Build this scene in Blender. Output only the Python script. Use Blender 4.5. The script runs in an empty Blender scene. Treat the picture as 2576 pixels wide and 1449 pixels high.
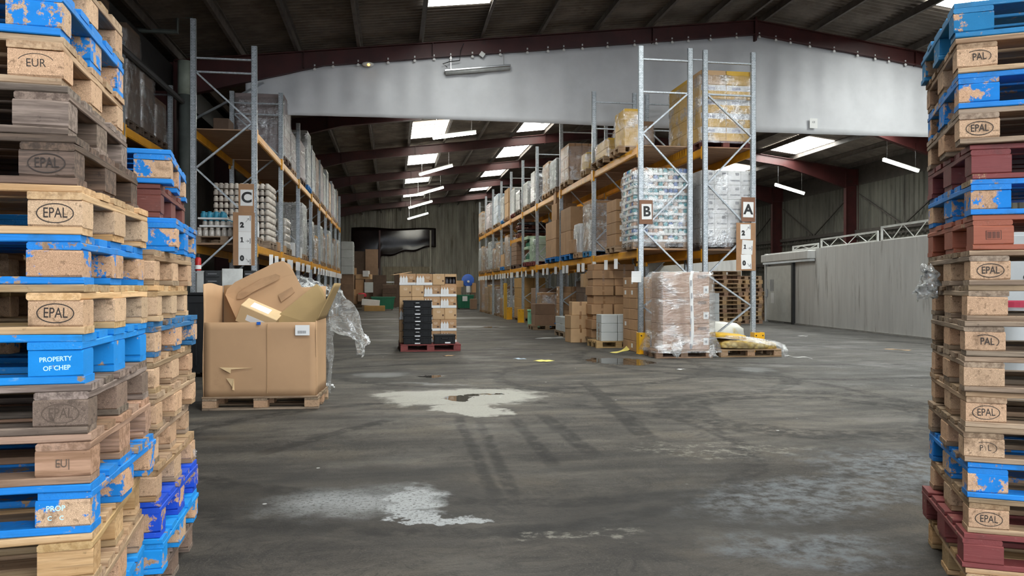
import bpy, bmesh, math, random
from mathutils import Vector, Matrix, noise as mnoise
random.seed(11)
S = bpy.context.scene
COL = S.collection
PI = math.pi
# ---------------------------------------------------------------- camera
F, CH, YAW = 1950.0, 1.296, math.radians(8.83)
ca, sa = math.cos(YAW), math.sin(YAW)
cam_d = bpy.data.cameras.new('camera'); cam = bpy.data.objects.new('camera', cam_d); COL.objects.link(cam)
cam.location = (0, 0, CH); cam.rotation_euler = (PI/2, 0, -YAW)
cam_d.sensor_width = 36; cam_d.lens = 36*F/2576; cam_d.clip_end = 300; cam_d.clip_start = .05
S.camera = cam
S.view_settings.view_transform = 'Standard'; S.view_settings.look = 'None'
S.view_settings.gamma = 1; S.view_settings.use_curve_mapping = False
S.view_settings.exposure = 0.3
S.cycles.use_light_tree = True; S.cycles.max_bounces = 6; S.cycles.diffuse_bounces = 3; S.cycles.glossy_bounces = 2
S.cycles.transparent_max_bounces = 8; S.cycles.use_adaptive_sampling = True; S.cycles.adaptive_threshold = .07; S.cycles.caustics_reflective = False; S.cycles.caustics_refractive = False
S.cycles.sample_clamp_indirect = 4
# ---------------------------------------------------------------- daylight
SKY = 5.4            # overcast sky seen through the open front
SKYLIGHT = 22.0      # translucent roof panels
TUBE = 95.0          # fluorescent tubes
w = bpy.data.worlds.new('overcast_sky'); S.world = w; w.use_nodes = True
nt = w.node_tree; bg = nt.nodes['Background']
tc = nt.nodes.new('ShaderNodeTexCoord'); sx = nt.nodes.new('ShaderNodeSeparateXYZ'); nt.links.new(tc.outputs['Generated'], sx.inputs[0])
rp = nt.nodes.new('ShaderNodeValToRGB')
nt.links.new(sx.outputs['X'], rp.inputs[0])          # sky is brighter towards +X, where the yard is open
rp.color_ramp.elements[0].position = 0.0; rp.color_ramp.elements[0].color = (.55, .6, .66, 1)
rp.color_ramp.elements[1].position = .8; rp.color_ramp.elements[1].color = (1.0, 1.03, 1.06, 1)
nt.links.new(rp.outputs[0], bg.inputs['Color']); bg.inputs['Strength'].default_value = SKY

# ---------------------------------------------------------------- helpers
def P(px, py, D):
    u = (px-1288)/F; v = (724.5-py)/F
    return Vector((D*(u*ca+sa), D*(ca-u*sa), CH+v*D))
def G(px, py): return P(px, py, F*CH/(py-724.5))
def PX(px, X):
    "the Y at which the vertical plane x = X is met by the photo column px"
    return X/math.tan(math.atan((px-1288)/F)+YAW)

class NT:
    def __init__(s, name):
        s.m = bpy.data.materials.new(name); s.m.use_nodes = True
        s.t = s.m.node_tree; s.b = s.t.nodes['Principled BSDF']; s.out = s.t.nodes['Material Output']
    def n(s, kind, out=0, props=None, **ins):
        nd = s.t.nodes.new('ShaderNode'+kind)
        for k, v in (props or {}).items(): setattr(nd, k, v)
        for k, v in ins.items():
            key = int(k[1:]) if k[0] == '_' else k.replace('_', ' ')
            s.set(nd.inputs[key], v)
        return nd.outputs[out]
    def set(s, sock, v):
        if isinstance(v, bpy.types.NodeSocket): s.t.links.new(v, sock)
        elif isinstance(v, (tuple, list)) and sock.type == 'RGBA': sock.default_value = (*v[:3], 1)
        else: sock.default_value = v
    def bs(s, **k):
        for a, v in k.items(): s.set(s.b.inputs[a.replace('_', ' ')], v)
    def math(s, op, a, b=0.0, c=0.0, clamp=False):
        return s.n('Math', props={'operation': op, 'use_clamp': clamp}, _0=a, _1=b, _2=c)
    def vm(s, op, a, b=(0, 0, 0), out=0): return s.n('VectorMath', out, {'operation': op}, _0=a, _1=b)
    def mix(s, f, a, b, mode='MIX'):
        nd = s.t.nodes.new('ShaderNodeMix'); nd.data_type = 'RGBA'; nd.blend_type = mode
        s.set(nd.inputs[0], f); s.set(nd.inputs[6], a); s.set(nd.inputs[7], b); return nd.outputs[2]
    def noise(s, vec, scale=5, detail=3, rough=.5, out=0): return s.n('TexNoise', out, Vector=vec, Scale=scale, Detail=detail, Roughness=rough)
    def step(s, v, lo, hi): return s.n('MapRange', props={'interpolation_type': 'SMOOTHSTEP'}, _0=v, _1=lo, _2=hi)
    def bump(s, h, strength=.3, dist=.02): s.set(s.b.inputs['Normal'], s.n('Bump', Strength=strength, Distance=dist, Height=h))
    def obj(s):
        o = s.n('TexCoord', 3); r = s.n('ObjectInfo', 5)
        return s.vm('ADD', o, s.n('CombineXYZ', X=s.math('MULTIPLY', r, 37.0), Y=s.math('MULTIPLY', r, 91.0), Z=s.math('MULTIPLY', r, 53.0))), r
MATS = {}
def mat(name, col, rough=.6, metal=0., var=.15, scale=4., rnd=.15, bump=0., bscale=30., stretch=None, dirt=None, spec=.5, emit=0):
    if name in MATS: return MATS[name]
    k = NT(name); v, r = k.obj()
    if stretch: v = k.vm('MULTIPLY', v, stretch)
    f = k.noise(v, scale, 4, .6)
    c = k.mix(k.step(f, .3, .7), tuple(x*(1-var) for x in col), tuple(min(1, x*(1+var)) for x in col))
    if rnd: 
        g = k.math('ADD', k.math('MULTIPLY', r, 2*rnd), 1-rnd)
        c = k.mix(1.0, c, k.n('CombineXYZ', X=g, Y=g, Z=g), 'MULTIPLY')
    if dirt: c = k.mix(k.step(k.noise(v, dirt[1], 6, .65), dirt[2], dirt[2]+.18), c, dirt[0])
    k.bs(Base_Color=c, Roughness=rough, Metallic=metal, Specular_IOR_Level=spec)
    if emit: k.bs(Emission_Color=col, Emission_Strength=emit)
    if bump: k.bump(k.noise(v, bscale, 4, .6), bump, .01)
    MATS[name] = k.m; return k.m
def wood(name, light, dark, dirt=(.05, .04, .03), dirt_at=.62, paint=None, cover=.5, rnd=.22):
    if name in MATS: return MATS[name]
    k = NT(name); v, r = k.obj()
    g = k.noise(k.vm('MULTIPLY', v, (2.5, 45, 45)), 1, 5, .65)
    fine = k.noise(k.vm('MULTIPLY', v, (8, 160, 160)), 1, 3, .6)
    c = k.mix(k.step(g, .37, .63), dark, light)
    c = k.mix(k.math('MULTIPLY', k.step(fine, .5, .75), .35), c, tuple(x*.55 for x in dark))
    c = k.mix(k.math('MULTIPLY', k.step(k.noise(k.vm('MULTIPLY', v, (1.6, 26, 70)), 1, 6, .7), .54, .66), .55), c, tuple(x*.5 for x in dark))
    gg = k.math('ADD', k.math('MULTIPLY', r, 2*rnd), 1-rnd)
    c = k.mix(1.0, c, k.n('CombineXYZ', X=gg, Y=gg, Z=k.math('POWER', gg, 1.3)), 'MULTIPLY')
    c = k.mix(k.math('MULTIPLY', k.step(k.noise(v, 7, 6, .7), dirt_at, dirt_at+.2), .75), c, dirt)
    r2 = k.math('FRACT', k.math('MULTIPLY', r, 7.13)); r3 = k.math('FRACT', k.math('MULTIPLY', r, 17.7))
    c = k.mix(k.math('MULTIPLY', r2, .38 if light[0] > .28 else .10), c, k.mix(k.step(g, .3, .7), (.16, .135, .115), (.31, .27, .235)))
    c = k.mix(k.math('MULTIPLY', r3, .30), c, k.mix(1.0, c, (1.12, .80, .62), 'MULTIPLY'))
    c = k.mix(k.math('MULTIPLY', k.step(k.noise(v, 26, 4, .7), .62, .74), .55), c, tuple(x*.35 for x in dark))
    rough = .75
    if paint:
        wear = k.math('ADD', k.noise(v, 14, 6, .72), k.math('MULTIPLY', k.math('SUBTRACT', k.noise(v, 3.5, 2, .5), .5), .7))
        m = k.step(wear, cover-.02, cover+.035)
        p = k.mix(k.noise(v, 5, 3, .5), tuple(x*.75 for x in paint), tuple(min(1, x*1.2) for x in paint))
        p = k.mix(k.math('MULTIPLY', k.step(fine, .52, .7), .25), p, tuple(x*.5 for x in paint))
        p = k.mix(k.math('MULTIPLY', k.step(k.noise(v, 6, 6, .7), .5, .72), .6), p, (paint[0]*.35+.02, paint[1]*.45+.015, paint[2]*.35+.015))
        p = k.mix(k.math('MULTIPLY', k.step(k.noise(k.vm('MULTIPLY', v, (1, 3, 3)), 20, 5, .7), .6, .7), .4), p, (.25, .42, .55) if paint[2] > .3 else (.30, .16, .13))
        c = k.mix(m, c if cover > .3 else c, p) if False else k.mix(m, p, c)
        rough = .6
    k.bs(Base_Color=c, Roughness=rough, Specular_IOR_Level=.3)
    k.bump(k.math('ADD', g, k.math('MULTIPLY', fine, .5)), .35, .004)
    MATS[name] = k.m; return k.m
def chip(name, light, dark, paint=None, cover=.5):
    "pressed chip block"
    if name in MATS: return MATS[name]
    k = NT(name); v, r = k.obj()
    vo = k.n('TexVoronoi', 1, Vector=k.vm('MULTIPLY', k.vm('ADD', v, k.vm('SCALE', k.noise(v, 40, 2, .5, 1), )), (1, 1, 1)), Scale=85.0)
    s3 = k.n('SeparateColor', 0, Color=vo)
    c = k.mix(s3, dark, light)
    c = k.mix(k.step(s3, .72, .9), c, tuple(min(1, x*1.35) for x in light)); c = k.mix(k.step(k.noise(v, 9, 5, .7), .52, .78), c, tuple(x*.5 for x in dark)); c = k.mix(k.math('MULTIPLY', k.step(k.noise(v, 45, 3, .7), .56, .68), .7), c, tuple(x*.5 for x in dark)); c = k.mix(k.math('MULTIPLY', k.math('FRACT', k.math('MULTIPLY', r, 9.7)), .5), c, k.mix(1.0, c, (1.1, .84, .72), 'MULTIPLY'))
    gg = k.math('ADD', k.math('MULTIPLY', r, .3), .85)
    c = k.mix(1.0, c, k.n('CombineXYZ', X=gg, Y=gg, Z=gg), 'MULTIPLY')
    if paint:
        wear = k.math('ADD', k.noise(v, 22, 6, .75), k.math('MULTIPLY', k.math('SUBTRACT', k.noise(v, 7, 2, .5), .5), 1.0))
        p = k.mix(k.noise(v, 9, 3, .5), tuple(x*.75 for x in paint), tuple(min(1, x*1.2) for x in paint))
        c = k.mix(k.step(wear, cover-.02, cover+.03), p, c)
    k.bs(Base_Color=c, Roughness=.8, Specular_IOR_Level=.25); k.bump(s3, .3, .004)
    MATS[name] = k.m; return k.m
def film(name, tint=(1, 1, 1), haze=.08, gloss=.28, scale=7., strength=1.0, rough=.12, stretch=(1, 1, 1)):
    "clear stretch film: mostly see-through, wrinkle glints painted in as whitish streaks"
    if name in MATS: return MATS[name]
    k = NT(name); v, r = k.obj(); v = k.vm('MULTIPLY', v, stretch)
    n1 = k.noise(v, scale, 5, .6)
    bm = k.n('Bump', Strength=strength, Distance=.06, Height=n1)
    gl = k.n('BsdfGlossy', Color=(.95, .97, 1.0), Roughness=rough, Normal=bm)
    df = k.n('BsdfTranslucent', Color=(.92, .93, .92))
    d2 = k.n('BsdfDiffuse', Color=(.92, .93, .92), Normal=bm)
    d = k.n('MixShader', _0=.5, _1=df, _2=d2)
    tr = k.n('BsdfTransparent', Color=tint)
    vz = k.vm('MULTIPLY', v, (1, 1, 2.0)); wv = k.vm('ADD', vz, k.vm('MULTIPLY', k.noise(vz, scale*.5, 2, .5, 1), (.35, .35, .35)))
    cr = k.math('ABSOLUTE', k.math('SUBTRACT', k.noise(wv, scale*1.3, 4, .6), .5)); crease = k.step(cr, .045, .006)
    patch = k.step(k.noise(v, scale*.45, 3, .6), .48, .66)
    glint_streak = k.math('MULTIPLY', crease, k.math('ADD', k.math('MULTIPLY', patch, .8), .2))  # diffuse white streaks along the creases stand in for glints
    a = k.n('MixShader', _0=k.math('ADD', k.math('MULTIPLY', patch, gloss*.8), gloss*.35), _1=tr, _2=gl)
    b = k.n('MixShader', _0=k.math('ADD', k.math('MULTIPLY', glint_streak, min(.85, haze*4)), haze*.6), _1=a, _2=d)
    k.t.links.new(b, k.out.inputs[0]); MATS[name] = k.m; return k.m

def link(o, parent=None):
    COL.objects.link(o)
    if parent is not None: o.parent = parent
    return o
def setmat(o, m):
    if not o.data.materials: o.data.materials.append(None)
    o.material_slots[0].link = 'OBJECT'; o.material_slots[0].material = m
def ob(name, me, m=None, parent=None, loc=None, rot=None, mw=None):
    if isinstance(me, bmesh.types.BMesh):
        d = bpy.data.meshes.new(name); me.to_mesh(d); me.free(); me = d
    o = bpy.data.objects.new(name, me); link(o, parent)
    if m is not None:
        if isinstance(m, (list, tuple)):
            for x in m: me.materials.append(x)
        else: setmat(o, m)
    if loc is not None: o.location = loc
    if rot is not None: o.rotation_euler = rot
    if mw is not None: o.matrix_local = mw
    return o
LABELS = {}
def tag(o, label, cat, group=None):
    o['label'] = label; o['category'] = cat
    if group: o['group'] = group
    LABELS.setdefault(label, []).append(o)
    return o
def thing(name, label, cat, loc=(0, 0, 0), rz=0, group=None):
    o = bpy.data.objects.new(name, None); o.empty_display_size = .1; link(o)
    o.location = loc; o.rotation_euler = (0, 0, rz); return tag(o, label, cat, group)
def struct(o): o['kind'] = 'structure'; return o

def abox(bm, c, s, rot=None, bev=0.):
    "box centred at c with full sizes s; rot a 3x3/4x4 matrix"
    g = bmesh.ops.create_cube(bm, size=1.0)['verts']
    bmesh.ops.scale(bm, vec=s, verts=g)
    if bev:
        es = {e for v in g for e in v.link_edges}
        r = bmesh.ops.bevel(bm, geom=list(es), offset=bev, segments=1, affect='EDGES', profile=.5)
        g = list({v for f in r['faces'] for v in f.verts} | {v for v in g if v.is_valid})
    if rot is not None: bmesh.ops.rotate(bm, cent=(0, 0, 0), matrix=rot, verts=g)
    bmesh.ops.translate(bm, vec=c, verts=g); return g
def bx(x0, y0, z0, x1, y1, z1, bev=0.):
    bm = bmesh.new(); abox(bm, ((x0+x1)/2, (y0+y1)/2, (z0+z1)/2), (abs(x1-x0), abs(y1-y0), abs(z1-z0)), bev=bev); return bm
def bar(bm, a, b, wx, wy, up=(0, 0, 1)):
    "rectangular bar from a to b"
    a, b = Vector(a), Vector(b); d = b-a; L = d.length; z = d.normalized(); u = Vector(up)
    if abs(z.dot(u)) > .98: u = Vector((0, 1, 0))
    x = u.cross(z).normalized(); y = z.cross(x)
    R = Matrix((x, y, z)).transposed()
    return abox(bm, (a+b)/2, (wx, wy, L), R)
def tube(bm, pts, r, seg=8, caps=True):
    pts = [Vector(p) for p in pts]; rings = []
    for i, p in enumerate(pts):
        t = (pts[min(i+1, len(pts)-1)]-pts[max(i-1, 0)]).normalized()
        u = Vector((0, 0, 1)) if abs(t.z) < .95 else Vector((1, 0, 0))
        x = u.cross(t).normalized(); y = t.cross(x)
        rr = r[i] if isinstance(r, (list, tuple)) else r
        rings.append([bm.verts.new(p+x*rr*math.cos(2*PI*k/seg)+y*rr*math.sin(2*PI*k/seg)) for k in range(seg)])
    for A, B in zip(rings, rings[1:]):
        for k in range(seg): bm.faces.new((A[k], A[(k+1) % seg], B[(k+1) % seg], B[k]))
    if caps: bm.faces.new(rings[0][::-1]); bm.faces.new(rings[-1])
def lathe(bm, prof, seg=10, c=(0, 0, 0)):
    rings = [[bm.verts.new((c[0]+r*math.cos(2*PI*k/seg), c[1]+r*math.sin(2*PI*k/seg), c[2]+z)) for k in range(seg)] for r, z in prof]
    fs = []
    for A, B in zip(rings, rings[1:]):
        for k in range(seg): fs.append(bm.faces.new((A[k], A[(k+1) % seg], B[(k+1) % seg], B[k])))
    bm.faces.new(rings[0][::-1]); bm.faces.new(rings[-1]); return fs
def grid(bm, nu, nv, fn, closed=False):
    vs = [[bm.verts.new(fn(i/nu, j/nv)) for j in range(nv+1)] for i in range(nu+1 if not closed else nu)]
    n = nu
    for i in range(n):
        A = vs[i]; B = vs[(i+1) % len(vs)]
        for j in range(nv): bm.faces.new((A[j], B[j], B[j+1], A[j+1]))
    return vs
def smooth(o):
    for p in o.data.polygons: p.use_smooth = True
    return o
TXT = {}
def text_bm(s, size, bold=0., align='CENTER', thick=.0006):
    "letters as a mesh standing in the XZ plane, facing -Y, centred"
    key = (s, size, bold)
    if key not in TXT:
        cu = bpy.data.curves.new('letters', 'FONT'); cu.body = s; cu.size = size; cu.align_x = align; cu.align_y = 'CENTER'
        cu.offset = bold; cu.extrude = thick; cu.resolution_u = 6 if bold > .004 else 3
        o = bpy.data.objects.new('letters', cu); COL.objects.link(o)
        me = bpy.data.meshes.new_from_object(o.evaluated_get(bpy.context.evaluated_depsgraph_get()))
        bpy.data.objects.remove(o); bpy.data.curves.remove(cu)
        me.transform(Matrix.Rotation(PI/2, 4, 'X')); TXT[key] = me
    bm = bmesh.new(); bm.from_mesh(TXT[key]); return bm
# ================================================================ the building
RIDGE, ZR, SL, SR = 9.4, 8.3, .1177, .128
def zt(x): return ZR-(SL*(RIDGE-x) if x < RIDGE else SR*(x-RIDGE))
FR = [5.1, 12.1, 19.1, 26.1, 33.1, 40.1, 47.1, 54.1]
XL, XR, Y0, Y1 = -5.8, 21.4, -3.0, 61.0
def floor_mat():
    k = NT('dirty_asphalt_floor'); pos = k.n('NewGeometry', 0); sp = k.t.nodes.new('ShaderNodeSeparateXYZ'); k.t.links.new(pos, sp.inputs[0])
    flat = k.n('CombineXYZ', X=sp.outputs[0], Y=sp.outputs[1])
    big = k.noise(flat, .33, 6, .6)
    mid = k.noise(k.vm('MULTIPLY', flat, (.55, 2.3, 1)), 1.3, 7, .62)
    fine = k.noise(flat, 9, 8, .72)
    grit = k.noise(flat, 90, 4, .7)
    ds = k.vm('ADD', flat, k.vm('MULTIPLY', k.vm('SUBTRACT', k.noise(flat, .5, 3, .6, 1), (.5, .5, .5)), (2.2, 2.2, 0)))
    st1 = k.noise(k.vm('MULTIPLY', ds, (.35, 2.6, 1)), 1.5, 9, .68); st2 = k.noise(k.vm('MULTIPLY', ds, (2.2, .6, 1)), 1.1, 8, .65)
    c = k.mix(k.step(k.math('ADD', k.math('MULTIPLY', big, .4), k.math('MULTIPLY', mid, .6)), .38, .62), (.050, .046, .042), (.140, .125, .106))
    c = k.mix(k.math('MULTIPLY', k.step(st1, .46, .62), .50), c, (.054, .051, .047))
    c = k.mix(k.math('MULTIPLY', k.step(st2, .54, .66), .45), c, (.036, .035, .034))
    c = k.mix(k.math('MULTIPLY', k.step(fine, .5, .68), .5), c, (.038, .036, .034))
    c = k.mix(k.math('MULTIPLY', k.step(k.noise(flat, 1.1, 5, .6), .52, .66), .45), c, (.128, .108, .082))
    c = k.mix(k.math('MULTIPLY', k.step(sp.outputs[0], 3.0, 8.0), .55), c, k.mix(k.step(st1, .4, .62), (.155, .155, .150), (.09, .09, .088)))
    c = k.mix(k.math('MULTIPLY', k.step(grit, .54, .66), .5), c, (.19, .18, .16)); g2 = k.noise(k.vm('MULTIPLY', ds, (1, 1.6, 1)), 24, 6, .75)
    c = k.mix(k.math('MULTIPLY', k.step(g2, .52, .62), .5), c, (.03, .029, .028)); c = k.mix(k.math('MULTIPLY', k.step(g2, .44, .36), .3), c, (.17, .155, .135))
    wob = k.noise(flat, 1.6, 6, .65); wob2 = k.noise(flat, 7, 5, .7)
    def wn(sc, d, amt): return k.vm('SCALE', k.vm('SUBTRACT', k.noise(flat, sc, d, .6, 1), (.5, .5, .5)), ) if False else k.vm('MULTIPLY', k.vm('SUBTRACT', k.noise(flat, sc, d, .6, 1), (.5, .5, .5)), (amt, amt, 0))
    flatw = k.vm('ADD', k.vm('ADD', flat, wn(1.1, 3, .75)), k.vm('ADD', wn(5, 3, .40), wn(22, 3, .10)))
    def seg(a, b, wd, soft=.05, amt=.12):
        a = Vector(a[:2]); b = Vector(b[:2]); d = b-a; L = d.length; d.normalize(); n = Vector((-d.y, d.x))
        rel = k.vm('SUBTRACT', flat, (a.x, a.y, 0))
        t = k.vm('DOT_PRODUCT', rel, (d.x, d.y, 0), 1); s = k.math('ADD', k.vm('DOT_PRODUCT', rel, (n.x, n.y, 0), 1), k.math('MULTIPLY', k.math('SUBTRACT', wob, .5), amt))
        m = k.step(k.math('ABSOLUTE', s), wd+soft, wd)
        return k.math('MULTIPLY', m, k.math('MULTIPLY', k.step(t, -.1, .3), k.step(t, L+.1, L-.3)))
    def arc(cx, cy, R, wd, ang=None):
        d = k.vm('LENGTH', k.vm('SUBTRACT', flat, (cx, cy, 0)), out=1)
        d = k.math('ADD', d, k.math('MULTIPLY', k.math('SUBTRACT', wob, .5), .35))
        m = k.step(k.math('ABSOLUTE', k.math('SUBTRACT', d, R)), wd+.05, wd-.02)
        return k.math('MULTIPLY', m, k.step(wob2, .35, .6))
    def blob(px, py, rx, ry, rot=0., amt=.5, soft=.12, fr=None):
        g = G(px, py) if px is not None else Vector((rx, ry, 0))
        rel = k.vm('SUBTRACT', flatw, (g.x, g.y, 0))
        cr, sr = math.cos(rot), math.sin(rot)
        a = k.math('DIVIDE', k.vm('DOT_PRODUCT', rel, (cr, sr, 0), 1), rx); b = k.math('DIVIDE', k.vm('DOT_PRODUCT', rel, (-sr, cr, 0), 1), ry)
        d = k.vm('LENGTH', k.n('CombineXYZ', X=a, Y=b), out=1)
        d = k.math('ADD', d, k.math('MULTIPLY', k.math('SUBTRACT', k.math('ADD', k.math('MULTIPLY', wob, .55), k.math('MULTIPLY', wob2, .45)), .5), amt*2))
        return k.step(d, 1.0, 1.0-soft)
    MX = lambda a, b: k.math('MAXIMUM', a, b)
    # tyre marks
    T = [seg(G(1150, 1045), G(1252, 1262), .022), seg(G(1205, 1055), G(1300, 1262), .018), seg(G(1290, 1050), G(1400, 1180), .035),
         seg(G(1360, 1040), G(1500, 1150), .05), seg(G(1470, 960), G(1640, 1110), .07), seg(G(620, 1150), G(1000, 1050), .05), seg(G(900, 1090), G(760, 1105), .12, .1)]
    tm = T[0]
    for x in T[1:]: tm = MX(tm, x)
    tm = k.math('MULTIPLY', tm, k.math('MULTIPLY', k.step(wob2, .34, .52), .9))
    for cx, cy, R, wd in ((4.4, 7.6, 1.5, .13), (4.3, 7.5, 1.15, .10), (6.3, 6.2, 1.2, .12), (3.6, 11.0, 2.1, .10), (2.0, 13.0, 3.2, .07), (6.8, 13.5, 3.4, .08), (0.5, 6.5, 2.4, .06), (1.4, 9.0, 4.4, .07), (8.2, 16.0, 4.0, .10)):
        tm = MX(tm, k.math('MULTIPLY', arc(cx, cy, R, wd*1.15), .95))
    c = k.mix(k.math('MULTIPLY', tm, .75), c, (.022, .021, .020))
    # damp dark areas near the front
    dk = MX(blob(900, 1250, 1.3, 1.3, 0, .45, .5), MX(blob(1700, 1290, 1.6, .7, 0, .55, .5), blob(560, 960, 1.2, 1.2, 0, .4, .5)))
    dk = MX(dk, MX(blob(1870, 935, 1.3, .8, .1, .3, .5), blob(960, 945, 1.4, .9, .1, .4, .5)))
    c = k.mix(k.math('MULTIPLY', dk, .55), c, (.034, .033, .032))
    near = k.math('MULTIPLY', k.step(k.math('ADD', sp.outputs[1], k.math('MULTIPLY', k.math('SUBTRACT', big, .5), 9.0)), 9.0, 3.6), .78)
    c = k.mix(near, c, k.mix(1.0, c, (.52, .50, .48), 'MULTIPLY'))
    # pale bluish bleached concrete on the right
    bl = MX(blob(2050, 1240, 1.2, .55, .2, .8, .6), MX(blob(2000, 1370, .55, .35, 0, .9, .7), blob(2270, 1180, .8, .8, 0, .8, .6)))
    c = k.mix(k.math('MULTIPLY', k.math('MULTIPLY', bl, k.step(fine, .38, .62)), .75), c, (.15, .16, .17))
    c = k.mix(k.math('MULTIPLY', MX(blob(1420, 1335, .5, .08, -.1, .7, .5), blob(1800, 1130, .9, .35, -.3, .9, .6)), k.math('MULTIPLY', k.step(fine, .48, .62), .6)), c, (.24, .225, .19))
    # pale dried patches
    pale = MX(blob(1165, 998, 1.05, .80, .1, .42, .3), MX(blob(1190, 1032, .36, .55, .72, .3, .2), blob(1010, 990, .45, .28, .1, .4, .5)))
    pale2 = MX(blob(1020, 1265, .26, .42, 0, .45, .5), MX(blob(1090, 1303, .26, .10, 0, .3, .2), k.math('MULTIPLY', blob(870, 1262, .62, .50, 0, .3, .9), .7)))
    pale3 = k.math('MULTIPLY', MX(blob(960, 943, .5, .45, 0, .6, .6), MX(blob(1905, 930, .42, .42, 0, .25, .6), blob(1080, 965, .9, .12, -.35, .6, .6))), .6)
    pale4 = MX(MX(blob(940, 803, 1.5, .5, 0, .5, .5), blob(1190, 822, 1.3, .7, 0, .6, .4)), MX(blob(1390, 850, .5, .35, 0, .6, .3), blob(1180, 800, 1.2, .9, 0, .7, .3)))
    spk = k.step(k.noise(flat, 40, 4, .8), .36, .5)
    c = k.mix(k.math('MULTIPLY', pale, k.math('ADD', k.math('MULTIPLY', spk, .25), .65)), c, (.37, .36, .32))
    c = k.mix(k.math('MULTIPLY', pale2, k.math('ADD', k.math('MULTIPLY', spk, .75), .12)), c, (.34, .35, .35))
    c = k.mix(k.math('MULTIPLY', pale3, .75), c, (.26, .265, .26))
    c = k.mix(k.math('MULTIPLY', pale4, .7), c, (.33, .33, .32))
    # standing water
    wet = MX(blob(1150, 1003, .17, .26, .2, .28, .12), MX(blob(1225, 996, .28, .10, .1, .3, .12), blob(1560, 908, .62, .85, .3, .3, .25)))
    wet = MX(wet, MX(blob(1085, 947, .22, .16, 0, .4, .2), blob(1235, 823, .3, .5, 0, .4, .2)))
    c = k.mix(k.math('MULTIPLY', wet, .85), c, (.03, .024, .018))
    spots = k.math('MULTIPLY', k.step(k.n('TexVoronoi', 0, Vector=flat, Scale=2.6), .045, .03), k.step(k.noise(flat, 2.1, 1, .5), .5, .6))
    c = k.mix(k.math('MULTIPLY', spots, .7), c, (.6, .6, .58))
    damp = k.step(k.noise(flat, .8, 4, .6), .45, .7)
    rg = k.math('SUBTRACT', k.math('SUBTRACT', .75, k.math('MULTIPLY', damp, .25)), k.math('MULTIPLY', fine, .08))
    rg = k.math('ADD', k.math('MULTIPLY', rg, k.math('SUBTRACT', 1.0, wet)), k.math('MULTIPLY', wet, .03))
    k.bs(Base_Color=c, Roughness=rg, Specular_IOR_Level=k.math('ADD', .16, k.math('MULTIPLY', wet, .34)))
    h = k.math('ADD', k.math('MULTIPLY', fine, .6), k.math('MULTIPLY', grit, .4))
    bn = k.n('Bump', Strength=k.math('MULTIPLY', k.math('SUBTRACT', 1.0, wet), .4), Distance=.02, Height=h)
    k.bs(Normal=bn)
    return k.m
struct(ob('floor', bx(XL-8, Y0-30, -.2, XR+8, Y1, 0), floor_mat()))

fibre = mat('fibre_cement_roof', (.165, .14, .12), .85, var=.3, scale=1.2, rnd=0, dirt=((.13, .105, .085), 1.5, .5))
steel_red = mat('oxide_red_steel', (.055, .0115, .0105), .5, var=.25, scale=1.5, rnd=.08, dirt=((.04, .015, .012), 2, .55))
purl = mat('dark_purlin', (.10, .085, .075), .7, var=.25, rnd=.2)
# corrugated roof sheets, one per slope; corrugations run down the slope
def sheet(x0, x1, name):
    bm = bmesh.new(); n = int((Y1-Y0)/.177*6)
    vs = []
    for i in range(n+1):
        y = Y0+(Y1-Y0)*i/n; dz = .027*math.sin(2*PI*i/6)
        vs.append((bm.verts.new((x0, y, zt(x0)+.25+dz)), bm.verts.new((x1, y, zt(x1)+.25+dz)), bm.verts.new((x1, y, zt(x1)+.27+dz)), bm.verts.new((x0, y, zt(x0)+.27+dz))))
    for a, b in zip(vs, vs[1:]):
        bm.faces.new((a[0], b[0], b[1], a[1])); bm.faces.new((a[3], a[2], b[2], b[3]))
    return struct(ob(name, bm, fibre))
sheet(XL-.2, RIDGE, 'ceiling_left'); sheet(RIDGE, XR+.2, 'ceiling_right')
PURL = [-4.9, -3.5, -2.2, -.76, .72, 2.22, 3.7, 5.15, 6.6, 8.05, 9.15, 9.65, 11.1, 12.55, 14.0, 15.45, 16.55, 18.2, 19.6, 20.9]
for x in PURL:
    bm = bmesh.new(); z = zt(x); s = .1177 if x < RIDGE else -SR
    abox(bm, (x, (Y0+Y1)/2, z+.11), (.016, Y1-Y0, .2)); abox(bm, (x+.03, (Y0+Y1)/2, z+.20), (.07, Y1-Y0, .014)); abox(bm, (x-.03, (Y0+Y1)/2, z+.012), (.07, Y1-Y0, .014))
    struct(ob('roof_purlin', bm, purl))
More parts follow.
